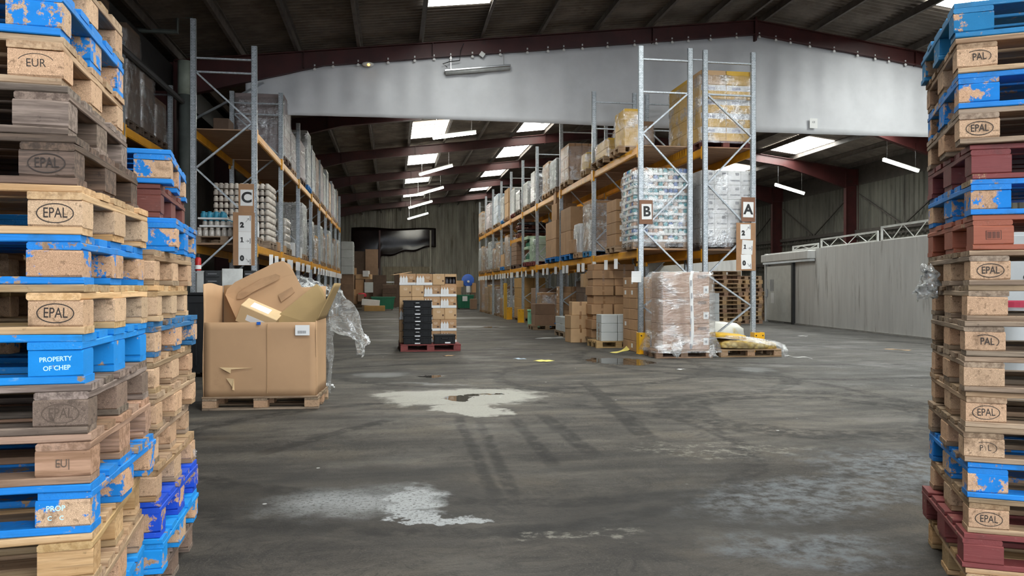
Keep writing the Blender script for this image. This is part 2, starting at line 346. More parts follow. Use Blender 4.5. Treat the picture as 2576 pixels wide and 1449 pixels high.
# portal frames
def frame(y):
    bm = bmesh.new()
    def depth(x):
        d = .38
        if x < -1.6: d += (-1.6-x)/3.4*.5
        if x > 17.6: d += (x-17.6)/3.2*.55
        return d
    for xs in ((-5.0, -1.6), (-1.6, RIDGE), (RIDGE, 17.6), (17.6, 20.8)):
        a, b = xs
        for yy, wd, f0, f1 in ((y, .012, 0, 1), (y, .19, 0, .03), (y, .19, .97, 1)):
            v = []
            for x in (a, b):
                z = zt(x); d = depth(x)
                zz0 = z if f0 == 0 else z-d+.02; zz1 = z-d if f1 == 1 else z-.02
                if f0 == 0 and f1 == 1: zz0, zz1 = z, z-d
                v.append([bm.verts.new((x, yy+s*wd/2, q)) for s in (-1, 1) for q in (zz0, zz1)])
            A, B = v
            for q in ((0, 1, 3, 2),):
                bm.faces.new([A[i] for i in q]); bm.faces.new([B[i] for i in q][::-1])
            for i, j in ((0, 1), (1, 3), (3, 2), (2, 0)): bm.faces.new((A[i], A[j], B[j], B[i]))
    for x in (-2.07, 1.0, 6.6, 14.0): abox(bm, (x, y, zt(x)-.2), (.014, .19, .40))
    abox(bm, (RIDGE, y, ZR-.23), (.05, .19, .62)); 
    for x, sgn in ((-5.3, 1), (21.05, -1)):
        zc = zt(x)
        for dx in (-.3, .3): abox(bm, (x+dx, y, zc/2), (.02, .2, zc))
        abox(bm, (x, y, zc/2), (.6, .012, zc)); abox(bm, (x, y, zc-.75), (.6, .19, .02))
    bmesh.ops.recalc_face_normals(bm, faces=bm.faces)
    return struct(ob('portal_frame', bm, steel_red))
for y in FR: frame(y)
# skylights: translucent corrugated panels set between the purlins
def emis(name, col, s):
    k = NT(name); k.bs(Base_Color=(.8, .8, .8), Emission_Color=col, Emission_Strength=s); MATS[name] = k.m; return k.m
sky_m = emis('skylight_panel', (.97, 1.0, .96), SKYLIGHT); sky_mid = emis('mid_skylight_panel', (.97, 1.0, .96), SKYLIGHT*.45); sky_far = emis('dim_skylight_panel', (1.0, .99, .90), SKYLIGHT*.35)  # same panel at weaker glow, lowered to darken curtain and rear roof
wn = 0
for (x0, x1, ys) in ((.78, 2.16, (1.2, 8.2, 14.0, 22.3, 29.3, 36.3, 43.3, 50.3)), (5.21, 6.54, (1.2, 8.2, 22.6, 29.9, 36.6, 43.6, 50.6)),
                     (12.6, 13.95, (1.2, 8.2, 13.6, 22.3)), (16.6, 18.15, (22.5, 29.7, 36.7, 43.7))):  # rearmost of the first row here is unseen, added to light the cold room
    for y in ys:
        wn += 1; bm = bmesh.new(); n = 1
        L = 3.15; vs = []
        for i in range(n+1):
            yy = y+L*i/n; dz = 0
            vs.append((bm.verts.new((x0, yy, zt(x0)+.205+dz)), bm.verts.new((x1, yy, zt(x1)+.205+dz))))
        for a, b in zip(vs, vs[1:]): bm.faces.new((a[0], a[1], b[1], b[0]))
        wo = struct(ob('window_%d' % wn, bm, sky_mid if (y == 14.0 or (x0 < 10 and 20 < y < 26)) else sky_m if (y < 20 or (x0 > 10 and y < 32)) else sky_far))
        bm = bmesh.new()
        for i in range(1, 6): bar(bm, (x0, y+L*i/6, zt(x0)+.19), (x1, y+L*i/6, zt(x1)+.19), .02, .02)
        ob('panel_ribs', bm, purl, wo)
# walls
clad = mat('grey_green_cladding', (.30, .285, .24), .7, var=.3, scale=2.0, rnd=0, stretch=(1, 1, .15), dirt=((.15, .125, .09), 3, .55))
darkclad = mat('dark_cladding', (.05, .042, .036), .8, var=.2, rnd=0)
def corr(axis, fixed, a0, a1, z0, z1f, pitch=.30, depth=.045, th=.03):
    "profiled sheet wall as a closed mesh"
    bm = bmesh.new(); n = math.ceil((a1-a0)/pitch); F_, B_ = [], []
    for i in range(n):
        for t, d in ((0, 0), (.12, 1), (.5, 1), (.62, 0)):
            a = a0+(i+t)*pitch
            for off, L in ((d*depth, F_), (d*depth-th, B_)):
                q = (a, fixed+off) if axis == 'x' else (fixed+off, a)
                L.append((bm.verts.new((*q, z0)), bm.verts.new((*q, z1f(a)))))
    for L in (F_, B_):
        for p, q in zip(L, L[1:]): bm.faces.new((p[0], q[0], q[1], p[1]))
    for p, q, r, s_ in zip(F_, F_[1:], B_, B_[1:]): bm.faces.new((p[1], q[1], s_[1], r[1]))
    bmesh.ops.recalc_face_normals(bm, faces=bm.faces); return bm
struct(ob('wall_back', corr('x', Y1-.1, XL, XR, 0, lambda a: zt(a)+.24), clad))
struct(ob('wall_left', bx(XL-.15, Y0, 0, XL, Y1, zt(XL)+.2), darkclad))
struct(ob('wall_right', corr('y', XR, Y0, Y1, 0, lambda a: 6.05, depth=-.045), mat('right_cladding', (.085, .082, .066), .7, var=.3, scale=2.0, rnd=0, stretch=(1, 1, .15), dirt=((.035, .03, .022), 3, .52))))  # darker cladding colour than the back wall, with random dirt patches
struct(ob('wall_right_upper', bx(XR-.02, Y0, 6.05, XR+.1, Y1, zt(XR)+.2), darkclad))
for z in (2.6, 3.9):
    bm = bmesh.new(); abox(bm, (XR-.12, (Y0+Y1)/2, z), (.10, Y1-Y0, .16)); abox(bm, (XR-.16, (Y0+Y1)/2, z-.25), (.06, Y1-Y0, .05)); struct(ob('trim_%d' % (1 if z < 3 else 2), bm, darkclad))
bm = bmesh.new()
for y in FR[2:6]:
    bar(bm, (XR-.2, y+.4, 5.6), (XR-.2, y+3.4, 4.0), .06, .06); bar(bm, (XR-.2, y-.4, 5.6), (XR-.2, y-3.4, 4.0), .06, .06)
struct(ob('wall_brace_right', bm, darkclad))
# front wall with the wide open doorway the photographer stands in
fw = mat('front_wall_panel', (.35, .35, .34), .8, rnd=0)
struct(ob('wall_front_left', bx(XL, Y0-.15, 0, -2.6, Y0, 6.6), fw))
struct(ob('wall_front_right', bx(12.0, Y0-.15, 0, XR, Y0, 6.6), fw))
struct(ob('wall_front_upper', bx(-2.6, Y0-.15, 7.0, 12.0, Y0, 8.4), fw))
struct(ob('trim_3', bx(XL+.02, -2, zt(XL)-.62, XL+.75, Y1-1, zt(XL)-.02), mat('dark_gutter', (.03, .03, .03), .6, rnd=0)))   # valley gutter
# downpipe beside the column
bm = bmesh.new(); tube(bm, [(-4.56, 18.2, 0), (-4.56, 18.2, 5.7)], .125, 14)
t = thing('downpipe', 'grey green drainpipe running up beside the dark red column', 'pipe', (0, 0, 0))
smooth(ob('lower_pipe', bm, mat('grey_pipe', (.14, .16, .15), .5), t))
bm = bmesh.new(); tube(bm, [(-4.56, 18.2, 5.6), (-4.56, 18.2, 6.35)], .145, 14); smooth(ob('collar', bm, mat('pale_green_pipe', (.30, .34, .28), .5), t))
bm = bmesh.new(); tube(bm, [(-5.2, 17.0, 6.62), (-4.4, 17.0, 6.62), (-4.4, 17.0, 6.95), (-4.1, 17.0, 6.95)], .05, 8); tag(ob('gutter_outlet_pipe', bm, mat('grey_pipe', (.14, .16, .15), .5)), 'thin bent grey pipe under the roof edge above the drainpipe', 'pipe')

# smoke curtain hung from the first visible frame
def cz(x): return zt(x)-.38-(max(0, -1.6-x)/3.4*.5)
cm = mat('grey_curtain', (.68, .69, .71), .55, var=.06, scale=1.2, rnd=0)
cur = thing('smoke_curtain', 'long pale grey plastic curtain hung under the red roof beam', 'curtain', (0, 19.17, 0))
bm = bmesh.new(); CX0, CX1 = -3.42, 17.5
def cfn(u, v):
    x = CX0+(CX1-CX0)*u; top = cz(x)+.02; bot = 5.42+.03*math.sin(u*7); bot = min(bot, top-.01)
    f = (.025*math.sin(x*4.1)+.02*math.sin(x*9.7+1)+.03*mnoise.noise((x*.9, v*1.5, 3)))*(.25+.75*math.sin(PI*min(1, v*1.05)))
    return (x, f-.03, top+(bot-top)*v)
grid(bm, 260, 14, cfn)
o = smooth(ob('sheet', bm, cm, cur)); md = o.modifiers.new('thick', 'SOLIDIFY'); md.thickness = .008
white = mat('white_plastic', (.8, .8, .78), .4, var=.03, rnd=.05)
alu = mat('aluminium', (.62, .64, .66), .3, 1.0, var=.1, rnd=.1)
for i in range(34):
    x = CX0+1.6+i*.56+.14*math.sin(i*5.1)
    if x > CX1: break
    if i: ob('clip', clip_me, white, cur, (x, -.1, cz(x)+.02))
    else:
        bm = bmesh.new(); abox(bm, (0, 0, .0), (.035, .03, .13), bev=.006); abox(bm, (0, -.01, -.06), (.07, .02, .05), bev=.006); o = ob('clip', bm, white, cur, (x, -.1, cz(x)+.02)); clip_me = o.data
bm = bmesh.new(); bar(bm, (-4.75, -.06, 5.15), (-3.0, -.06, cz(-3.0)-.08), .06, .05); ob('edge_rail', bm, alu, cur)
lab = ob('notice_sheet', bx(-.11, -.003, -.13, .11, .003, .13), white, cur, (11.05, -.1, 5.66))
ob('printed_lines', text_bm('CE', .07), mat('black_ink', (.02, .02, .02), .6, rnd=0), lab, (0, -.006, .03))

# hanging fluorescent lamps
tube_m = emis('tube_glow', (1.0, .98, .86), TUBE)
tube_right = emis('dim_tube_glow', (1.0, .97, .82), TUBE*.35)  # same tubes at weaker glow, lowered to keep the right wall dark
tube_off = mat('dusty_tube_cover', (.42, .43, .42), .3, rnd=0)
chrome = mat('bright_steel', (.7, .7, .7), .25, 1.0)
def lamp(x, y, z, tilt, lit, label, L=1.5):
    t = thing('tube_lamp', label, 'lamp', (x, y, z)); R = Matrix.Rotation(-tilt, 4, 'Y')
    bm = bmesh.new(); abox(bm, (0, 0, .035), (L, .12, .05), bev=.01); bm.transform(R); ob('housing', bm, white if lit else alu, t)
    bm = bmesh.new(); tube(bm, [(-L/2+.02, 0, -.02), (L/2-.02, 0, -.02)], .05, 10); bm.transform(R); smooth(ob('lamp_tube', bm, (tube_m if x < 10 else tube_right) if lit else tube_off, t))
    for s in (-1, 1):
        a = R @ Vector((s*L*.4, 0, .06)); zz = cz(x+a.x)-z
        bm = bmesh.new(); bar(bm, a, (a.x, 0, max(zz, a.z+.02)), .012, .012); ob('hanger', bm, chrome, t)
    return t
TL = math.radians(17)
nm = ['first', 'second', 'third', 'fourth', 'fifth']
for i, (x, y, z) in enumerate(((2.09, 26.1, 6.46), (1.86, 33.1, 6.33), (1.94, 40.1, 6.3), (1.72, 47.1, 6.35), (1.8, 54.1, 6.3))):
    lamp(x, y, z, math.radians(9) if i == 0 else TL, True, 'lit white tube lamp over the aisle, %s from the front under the left slope' % nm[i])
lamp(18.6, 26.1, 5.84, -math.radians(15), True, 'lit white tube lamp on the right slope, nearer one above the cold room')
lamp(18.0, 33.1, 5.83, -math.radians(15), True, 'lit white tube lamp on the right slope, farther one beside rack A')
t = lamp(2.1, 19.02, 6.68, math.radians(7), False, 'unlit grey tube lamp hanging in front of the curtain', 1.65)
bm = bmesh.new(); tube(bm, [(-.75, -.02, .02), (-.86, -.02, .1), (-.7, -.02, .16), (-.45, -.02, .2), (-.42, -.02, .45), (-.35, -.02, .62)], .012, 6); ob('cable', bm, mat('black_rubber', (.02, .02, .02), .5), t)
t = thing('bulkhead_lamp', 'small oval lamp glowing orange under the red beam', 'lamp', (P(925, 168, 18.6).x, 19.02, cz(P(925, 168, 18.6).x)-.055))
bm = bmesh.new(); bmesh.ops.create_uvsphere(bm, u_segments=14, v_segments=8, radius=.5); bmesh.ops.scale(bm, vec=(.30, .12, .12), verts=bm.verts); smooth(ob('lamp_glass', bm, white, t))
bm = bmesh.new(); bmesh.ops.create_uvsphere(bm, u_segments=10, v_segments=6, radius=.03); ob('bulb', bm, emis('orange_bulb', (1, .45, .05), 6), t, (.02, -.05, -.02))
bm = bmesh.new(); abox(bm, (0, 0, 0), (.12, .02, .12), Matrix.Rotation(.6, 3, 'Y'), bev=.005); p = P(1218, 124, 18.7)
tag(ob('square_plate', bm, white, None, (p.x, 18.995, p.z)), 'small white square plate fixed to the red roof beam', 'plate')

# cold room
cr = mat('dirty_white_panel', (.64, .64, .62), .5, var=.08, scale=1.5, rnd=0, stretch=(3, 3, .3), dirt=((.33, .32, .30), 1.6, .54))
crA, crB = Vector((12.72, 12.0, 0)), Vector((14.48, 28.5, 0)); d = (crB-crA); CL = d.length; ang = math.atan2(d.y, d.x)
def crp(px):
    "distance along the cold-room face for a photo column"
    r = math.tan(math.atan((px-1288)/F)+YAW); t = (crA.x-r*crA.y)/(r*d.y-d.x); return t*CL
R = Matrix.Translation(crA) @ Matrix.Rotation(ang, 4, 'Z')
def crob(name, bm, m, parent=None): return ob(name, bm, m, parent, mw=R if parent is None else None)
bm = bmesh.new(); n = 14
for i in range(n): abox(bm, ((i+.5)*CL/n, -1.6, 1.31), (CL/n-.008, 3.2, 2.62), bev=.004)
struct(crob('wall_cold_room', bm, cr))
struct(crob('baseboard_cold_room', bx(0, .0, 0, CL-1.9, .03, .05), mat('kerb', (.35, .34, .32), .8)))
# its sliding door (own local frame: x along the face, +y towards the aisle)
x0, x1 = crp(1996), crp(1934)
dr = struct(crob('door_1', bx(x0, .02, .06, x1, .09, 2.12, .01), mat('cream_door', (.60, .60, .56), .45, var=.06, rnd=0, dirt=((.3, .29, .27), 2, .6))))
ob('door_frame', bx(x0-.16, .0, 0, x0-.03, .1, 2.2), mat('black_rubber', (.02, .02, .02), .5), dr)
ob('edge_post', bx(x1+.03, 0, 0, x1+.14, .12, 2.62), cr, dr)
ob('handle', bx(x1-.12, .09, .95, x1-.07, .16, 1.25, .01), alu, dr)
ob('door_notice', bx(x1-.75, .091, .72, x1-.45, .096, 1.12), white, dr)
ob('torn_sheet', bx(x1-.72, .091, 1.18, x1-.38, .1, 1.62), mat('grey_plastic', (.25, .25, .25), .3), dr)
rl = crob('door_rail_cover', bx(crp(2052), 0, 2.28, x1+.1, .28, 2.56, .02), cr); tag(rl, 'long pale rail cover above the cold room door', 'rail cover')
ob('lower_track', bx(crp(2052), .03, 2.2, x1+.1, .2, 2.27), alu, rl)
wsteel = mat('white_painted_steel', (.62, .63, .60), .45, rnd=.05)
for i, (a, b, zo, lb) in enumerate(((1985, 2050, 2.64, 'short white lattice girder over the cold room door'), (2048, 2190, 2.64, 'white lattice girder lying on the middle of the cold room roof'), (2188, 2440, 2.64, 'nearest white lattice girder on the cold room roof'))):
    s0, s1 = sorted((crp(a), crp(b))); bm = bmesh.new(); h = (.16, .30, .42)[i]; s1 -= .05
    bar(bm, (s0, 0, .03), (s1, 0, .03), .05, .05); bar(bm, (s0, 0, h), (s1, 0, h), .05, .05)
    g = ob('lattice_girder', bm, wsteel, mw=R @ Matrix.Translation((0, -.12-.1*i, 2.625))); tag(g, lb, 'girder', 'girders on the cold room')
    for x in (s0+.02, s1-.02): bm = bmesh.new(); bar(bm, (x, 0, 0), (x, 0, h), .05, .05); ob('end_post', bm, wsteel, g)
    bm = bmesh.new(); nn = max(2, int((s1-s0)/.55))
    for q in range(nn):
        xa = s0+(s1-s0)*q/nn; xb = s0+(s1-s0)*(q+1)/nn
        bar(bm, (xa, 0, .03 if q % 2 else h), (xb, 0, h if q % 2 else .03), .018, .018)
    ob('web_bracing', bm, wsteel, g)
# ================================================================ pallets
FRESH = ((.62, .42, .21), (.45, .28, .12)); WOOD = ((.47, .33, .19), (.30, .19, .10)); GREY = ((.27, .215, .175), (.11, .083, .066)); DARK = ((.15, .10, .072), (.055, .038, .028)); OLD = ((.36, .27, .175), (.19, .13, .08))
CHIPL, CHIPD = (.62, .44, .29), (.32, .20, .115)
BLUE = (.012, .21, .62); ROYAL = (.012, .075, .55); TEAL = (.02, .19, .40); LBLUE = (.04, .36, .74); RED = (.20, .045, .042); BRED = (.155, .048, .036); TERRA = (.34, .10, .055)
STY = {}
def sty(name, boards, block_chip, paint=None, cb=.62, cc=.5):
    STY[name] = (wood(name+'_boards', boards[0], boards[1], paint=paint, cover=cb), chip(name+'_blocks', *block_chip, paint=paint, cover=cc) if block_chip else wood(name+'_solid_blocks', boards[0], boards[1], paint=paint, cover=cb))
CH_ = (CHIPL, CHIPD)
sty('fresh', FRESH, ((.60, .45, .30), (.36, .25, .15))); sty('wood', WOOD, CH_); sty('solid', FRESH, None); sty('grey', GREY, None); sty('dark', DARK, None); sty('greychip', GREY, ((.24, .18, .14), (.12, .09, .07))); sty('old', OLD, CH_); sty('brown', ((.40, .25, .16), (.24, .14, .08)), None)
sty('blue', WOOD, CH_, BLUE, .63, .48); sty('bluechip', WOOD, CH_, BLUE, .66, .40); sty('bluefull', WOOD, CH_, (.01, .24, .66), .74, .70); sty('lblue', WOOD, CH_, (.012, .27, .70), .66, .53); sty('royal', WOOD, CH_, ROYAL, .66, .56)
sty('teal', WOOD, CH_, TEAL, .66, .62); sty('bluegrey', GREY, CH_, (.03, .15, .33), .62, .36)
sty('red', WOOD, None, RED, .72); sty('terra', WOOD, None, TERRA, .72); sty('bred', WOOD, None, BRED, .72)
def board_mesh(lx, ly, lz, seed, jit=.0018, n=9, ch=.004):
    rng = random.Random(seed); bm = bmesh.new(); rings = []
    for i in range(n):
        x = -lx/2+lx*i/(n-1); dy = rng.uniform(-jit, jit); dz = rng.uniform(-jit, jit)*.7
        c = ch*rng.uniform(.7, 1.8) if i in (0, n-1) else ch*rng.uniform(.6, 1.3)
        Y, Z = ly/2, lz/2
        pr = [(-Y+c, -Z), (Y-c, -Z), (Y, -Z+c), (Y, Z-c), (Y-c, Z), (-Y+c, Z), (-Y, Z-c), (-Y, -Z+c)]
        rings.append([bm.verts.new((x, py+dy, pz+dz)) for py, pz in pr])
    for A, B in zip(rings, rings[1:]):
        for k in range(8): bm.faces.new((A[k], B[k], B[(k+1) % 8], A[(k+1) % 8]))
    bm.faces.new(rings[0]); bm.faces.new(rings[-1][::-1])
    bmesh.ops.recalc_face_normals(bm, faces=bm.faces)
    me = bpy.data.meshes.new('board'); bm.to_mesh(me); bm.free(); me.materials.append(None); return me
PM = {}
def pmesh(kind, i):
    k = (kind, i % 3)
    if k not in PM:
        d = {'deckw': (1.2, .145, .022), 'deckn': (1.2, .1, .022), 'str': (.8, .145, .022), 'botw': (1.2, .145, .022), 'botn': (1.2, .1, .022),
             'blkn': (.145, .1, .078), 'blkw': (.145, .145, .078)}[kind]
        PM[k] = board_mesh(*d, seed=hash(kind) % 999+i % 3 if False else len(kind)*31+ord(kind[-1])+i % 3, n=9 if d[0] > .5 else 3, ch=.0028 if d[0] > .5 else .0042)
    return PM[k]
ink = mat('stamp_ink', (.035, .025, .02), .8, rnd=0); inkfaint = mat('faded_stamp_ink', (.10, .07, .05), .8, rnd=0); inkwhite = mat('white_stencil', (.45, .72, .90), .7, rnd=0)
STM = {}
def stamp_mesh(kind):
    if kind in STM: return STM[kind]
    bm = bmesh.new()
    def ring(rx, rz, wd, n=40, a0=0, a1=2*PI):
        pv = None; st = int(n*(a1-a0)/(2*PI))
        for i in range(st+1):
            a = a0+(a1-a0)*i/st; cx, sz = math.cos(a), math.sin(a)
            q = [bm.verts.new(((rx+s)*cx, 0, (rz+s)*sz)) for s in (-wd/2, wd/2)]
            if pv: bm.faces.new((pv[0], pv[1], q[1], q[0]))
            pv = q
    def txt(s, size, x=0, z=0, sxx=1.0, bold=0.):
        b = text_bm(s, size, bold, thick=.0); b.transform(Matrix.Translation((x, 0, z)) @ Matrix.Diagonal((sxx, 1, 1, 1)))
        me = bpy.data.meshes.new('t'); b.to_mesh(me); b.free(); bm.from_mesh(me); bpy.data.meshes.remove(me)
    if kind == 'EPAL': ring(.0485, .0275, .0030); txt('EPAL', .042, 0, 0, .72, .0003)
    elif kind == 'EPALx': ring(.0485, .0275, .0028, a0=-.6, a1=2.2); txt('PAL', .042, .007, 0, .72, .0003)
    elif kind == 'PIL': ring(.045, .025, .0022, a0=-.9, a1=2.0); txt('P  L', .034, .004, 0, .8); txt('\\', .03, .004, 0, .8)
    elif kind == 'EUR': ring(.047, .026, .002, a0=.3, a1=2.8); txt('EUR', .034, 0, -.002, .85)
    elif kind == 'EUI': txt('EU|', .034, 0, 0, .8)
    elif kind == 'CHEP': txt('PROPERTY', .019, 0, .012, .95, .0004); txt('OF CHEP', .019, .002, -.014, .95, .0004)
    elif kind == 'PROP': txt('PROP', .022, -.018, .016, .95, .0004); txt('C    C', .018, -.018, -.012, .95, .0004)
    elif kind == 'BOX':
        for a, b in (((-.027, -.018), (.027, -.018)), ((-.027, .018), (.027, .018)), ((-.027, -.018), (-.027, .018)), ((.027, -.018), (.027, .018))):
            bar(bm, (a[0], 0, a[1]), (b[0], 0, b[1]), .002, .0004)
        for i in range(9): bar(bm, (-.022+i*.0052, 0, -.014), (-.022+i*.0052, 0, .013), .0028 if i % 3 else .0015, .0004)
    me = bpy.data.meshes.new('stamp'); bm.to_mesh(me); bm.free(); me.materials.append(None); STM[kind] = me; return me
def pallet(name, label, loc, rz, style, stamp=None, corner='R', group=None, tilt=0., seed=0, stamps=None, inkm=None, drop=()):
    """EUR-size pallet; local origin at the front corner (R: right, L: left, C: front centre) on its underside; front is the long side (-Y)"""
    rng = random.Random(seed*7+3); t = thing(name, label, 'pallet', loc, rz, group)
    if tilt: t.rotation_euler[1] = tilt
    off = {'R': -1.2, 'L': 0., 'C': -.6}[corner]; bmat, kmat = STY[style]
    J = lambda a=.004: rng.uniform(-a, a)
    for i, (y, kd) in enumerate(((.0725, 'deckw'), (.235, 'deckn'), (.4, 'deckw'), (.565, 'deckn'), (.7275, 'deckw'))):
        if ('d', i) in drop: continue
        ob('deck_board', pmesh(kd, i+seed), bmat, t, (off+.6+J(.006), y+J(), .133), (0, 0, J(.004)))
    for i, x in enumerate((.0725, .6, 1.1275)): ob('stringer_board', pmesh('str', i+seed), bmat, t, (off+x+J(), .4+J(.005), .111), (0, 0, PI/2+J(.004)))
    for i, (y, kd) in enumerate(((.05, 'botn'), (.4, 'botw'), (.75, 'botn'))): ob('bottom_board', pmesh(kd, i+seed), bmat, t, (off+.6+J(.006), y+J(), .011), (0, 0, J(.004)))
    fb = None
    for x in (.0725, .6, 1.1275):
        for y, kd in ((.05, 'blkn'), (.4, 'blkw'), (.75, 'blkn')):
            b = ob('block', pmesh(kd, rng.randrange(3)), kmat, t, (off+x+J(.003), y+J(.002), .061), (0, 0, J(.008)))
            if y < .1 and ((corner == 'R' and x > 1) or (corner != 'R' and x < .1)): fb = b
            if corner == 'C' and y < .1 and stamps and x > .5: pass
    if stamp: ob('brand_mark', stamp_mesh(stamp), inkm or ink, fb, (0, -.0518, 0), (0, rng.uniform(-.05, .05), 0))
    return t
_pc = {}
def pallet_small(label, loc, rz, m, group=None, L=1.2, W=.8, cat='pallet', name='pallet', parent=None):
    "a distant pallet as one mesh, origin at the middle of its underside"
    key = (L, W)
    if key not in _pc:
        bm = bmesh.new()
        for i in range(5): abox(bm, (0, -W/2+.07+(W-.14)*i/4, .133), (L, .13 if i % 2 == 0 else .1, .022))
        for x in (-L/2+.07, 0, L/2-.07):
            abox(bm, (x, 0, .111), (.14, W, .022))
            for y in (-W/2+.05, 0, W/2-.05): abox(bm, (x, y, .061), (.14, .1 if y else .14, .078))
        for y in (-W/2+.05, 0, W/2-.05): abox(bm, (0, y, .011), (L, .1, .022))
        me = bpy.data.meshes.new('pallet'); bm.to_mesh(me); bm.free(); me.materials.append(None); _pc[key] = me
    if parent is not None: return ob(name, _pc[key], m, parent, loc, (0, 0, rz))
    return tag(ob(name, _pc[key], m, None, loc, (0, 0, rz)), label, cat, group)
def fit(n_px, f_px, D, L=.8):
    best = None
    for i in range(-900, 901):
        a = i/900*.9; X = (n_px-1288)/F*D+L*math.sin(a); q = 1288+F*X/(D+L*math.cos(a))
        if best is None or abs(q-f_px) < best[0]: best = (abs(q-f_px), a)
    a = best[1]; p = P(n_px, 724.5, D); return p, -(a+YAW)
ORD = ['topmost', 'second', 'third', 'fourth', 'fifth', 'sixth', 'seventh', 'eighth', 'ninth', 'tenth', 'eleventh', 'twelfth', 'thirteenth', 'fourteenth', 'fifteenth', 'sixteenth', 'seventeenth']
def pstack(rows, D, corner, where, group, bottom=0):
    n = len(rows); D0 = D
    for i, (npx, fpx, style, stamp, desc) in enumerate(rows):
        lv = bottom+n-1-i; D = D0+(.2 if D0 == 3.12 and i < 3 else 0); p, rz = fit(npx, fpx, D)
        lb = '%s, %s from top of the %s' % (desc, ORD[i] if i else 'first', where) if i else '%s, topmost of the %s' % (desc, where)
        pallet('pallet', lb, (p.x, p.y, lv*.1452), rz, style, stamp, corner, group, seed=i*5+len(where), inkm=(inkwhite if stamp in ('CHEP', 'PROP') else inkfaint if style in ('greychip', 'brown') else ink))
pstack([(128, 308, 'wood', None, 'worn wooden pallet cut by the frame'), (155, 308, 'blue', None, 'blue painted pallet with scuffed block'), (160, 310, 'wood', 'EUR', 'wooden pallet with faded oval stamp'),
        (172, 318, 'grey', None, 'silver grey weathered pallet'), (188, 346, 'dark', 'EPAL', 'dark weathered pallet with faint stamp'), (206, 370, 'fresh', 'EPAL', 'pale new pallet with black oval stamp'),
        (207, 363, 'bluechip', None, 'blue pallet with bare chip block'), (207, 372, 'fresh', 'EPAL', 'pale pallet, black oval stamp, orange boards'), (208, 366, 'bluefull', 'CHEP', 'bright blue stencilled pallet'),
        (223, 371, 'greychip', 'EPAL', 'grey brown pallet with thin oval stamp'), (228, 378, 'brown', 'EUI', 'brown pallet with burned letters'), (230, 389, 'blue', 'PROP', 'blue pallet with half worn white words'),
        (233, 352, 'solid', None, 'pale splintered wooden pallet'), (234, 360, 'wood', None, 'wooden pallet'), (232, 360, 'lblue', None, 'blue pallet'), (233, 360, 'old', None, 'old wooden pallet')],
       2.265, 'R', 'tall left pallet stack', 'pallets of the tall left stack')
pstack([(429, 468, 'bluechip', None, 'blue pallet with chipped paint'), (404, 463, 'bred', None, 'red brown pallet'), (443, 493, 'blue', None, 'bright blue pallet with worn block'), (388, 480, 'wood', None, 'wooden pallet with rough ends'),
        (396, 472, 'fresh', None, 'pale wooden pallet'), (388, 494, 'bluegrey', None, 'dull blue pallet with bare chip blocks'), (388, 484, 'wood', None, 'tan chip block pallet'), (392, 492, 'wood', None, 'wooden pallet pushed outward'),
        (384, 474, 'old', None, 'worn wooden pallet'), (394, 490, 'wood', None, 'wooden pallet with film scrap'), (403, 497, 'royal', None, 'royal blue pallet'), (410, 497, 'lblue', None, 'sky blue pallet'), (388, 485, 'greychip', None, 'grey pallet')],
       3.12, 'R', 'rear left pallet stack', 'pallets of the rear left stack')
pstack([(2400, 2320, 'teal', None, 'dark blue pallet'), (2407, 2331, 'wood', 'EPALx', 'wooden pallet with chipped oval stamp'), (2412, 2334, 'blue', None, 'blue pallet with rubbed block'), (2413, 2333, 'old', 'EPAL', 'brown pallet with clear oval stamp'),
        (2444, 2335, 'red', None, 'dull red pallet'), (2444, 2336, 'blue', None, 'bright blue pallet with peeling block'), (2450, 2336, 'terra', 'BOX', 'terracotta pallet with a stamped square'), (2440, 2335, 'old', 'EPAL', 'weathered pallet with pale block'),
        (2434, 2345, 'old', None, 'grey brown plain pallet'), (2428, 2344, 'old', 'EPALx', 'pallet with a broken corner block'), (2424, 2344, 'old', None, 'pallet with speckled chip block'), (2431, 2342, 'wood', 'EPAL', 'tan pallet with bold oval stamp'),
        (2424, 2336, 'old', 'PIL', 'pallet with whitish half stamped block'), (2434, 2338, 'blue', None, 'blue pallet'), (2437, 2341, 'wood', 'EPAL', 'wooden pallet with oval stamp on chip block'),
        (2424, 2321, 'red', None, 'dark red pallet sticking out'), (2429, 2335, 'solid', None, 'pale wooden pallet on the floor')],
       3.19, 'L', 'right pallet stack', 'pallets of the right stack')
# ================================================================ pallet racking
def galv_mat():
    k = NT('galvanised_steel'); v, r = k.obj()
    f = k.n('TexVoronoi', 1, Vector=v, Scale=38.0); s = k.n('SeparateColor', 0, Color=f)
    k.bs(Base_Color=k.mix(s, (.36, .39, .42), (.56, .60, .63)), Metallic=.55, Roughness=.42); return k.m
galv = galv_mat()
def post_mat():
    k = NT('perforated_galvanised_post'); v, r = k.obj(); sp = k.t.nodes.new('ShaderNodeSeparateXYZ'); k.t.links.new(v, sp.inputs[0])
    o = k.n('TexCoord', 3); so = k.t.nodes.new('ShaderNodeSeparateXYZ'); k.t.links.new(o, so.inputs[0])
    fz = k.math('ABSOLUTE', k.math('SUBTRACT', k.math('FRACT', k.math('MULTIPLY', so.outputs[2], 20.0)), .5))
    hole = k.math('MULTIPLY', k.math('LESS_THAN', fz, .13), k.math('LESS_THAN', k.math('ABSOLUTE', k.math('SUBTRACT', k.math('ABSOLUTE', so.outputs[0]), .026)), .0045))
    f = k.n('SeparateColor', 0, Color=k.n('TexVoronoi', 1, Vector=v, Scale=30.0))
    c = k.mix(hole, k.mix(f, (.36, .40, .43), (.54, .58, .61)), (.12, .125, .13))
    k.bs(Base_Color=c, Metallic=k.math('MULTIPLY', k.math('SUBTRACT', 1.0, hole), .5), Roughness=.4); return k.m
postm = post_mat()
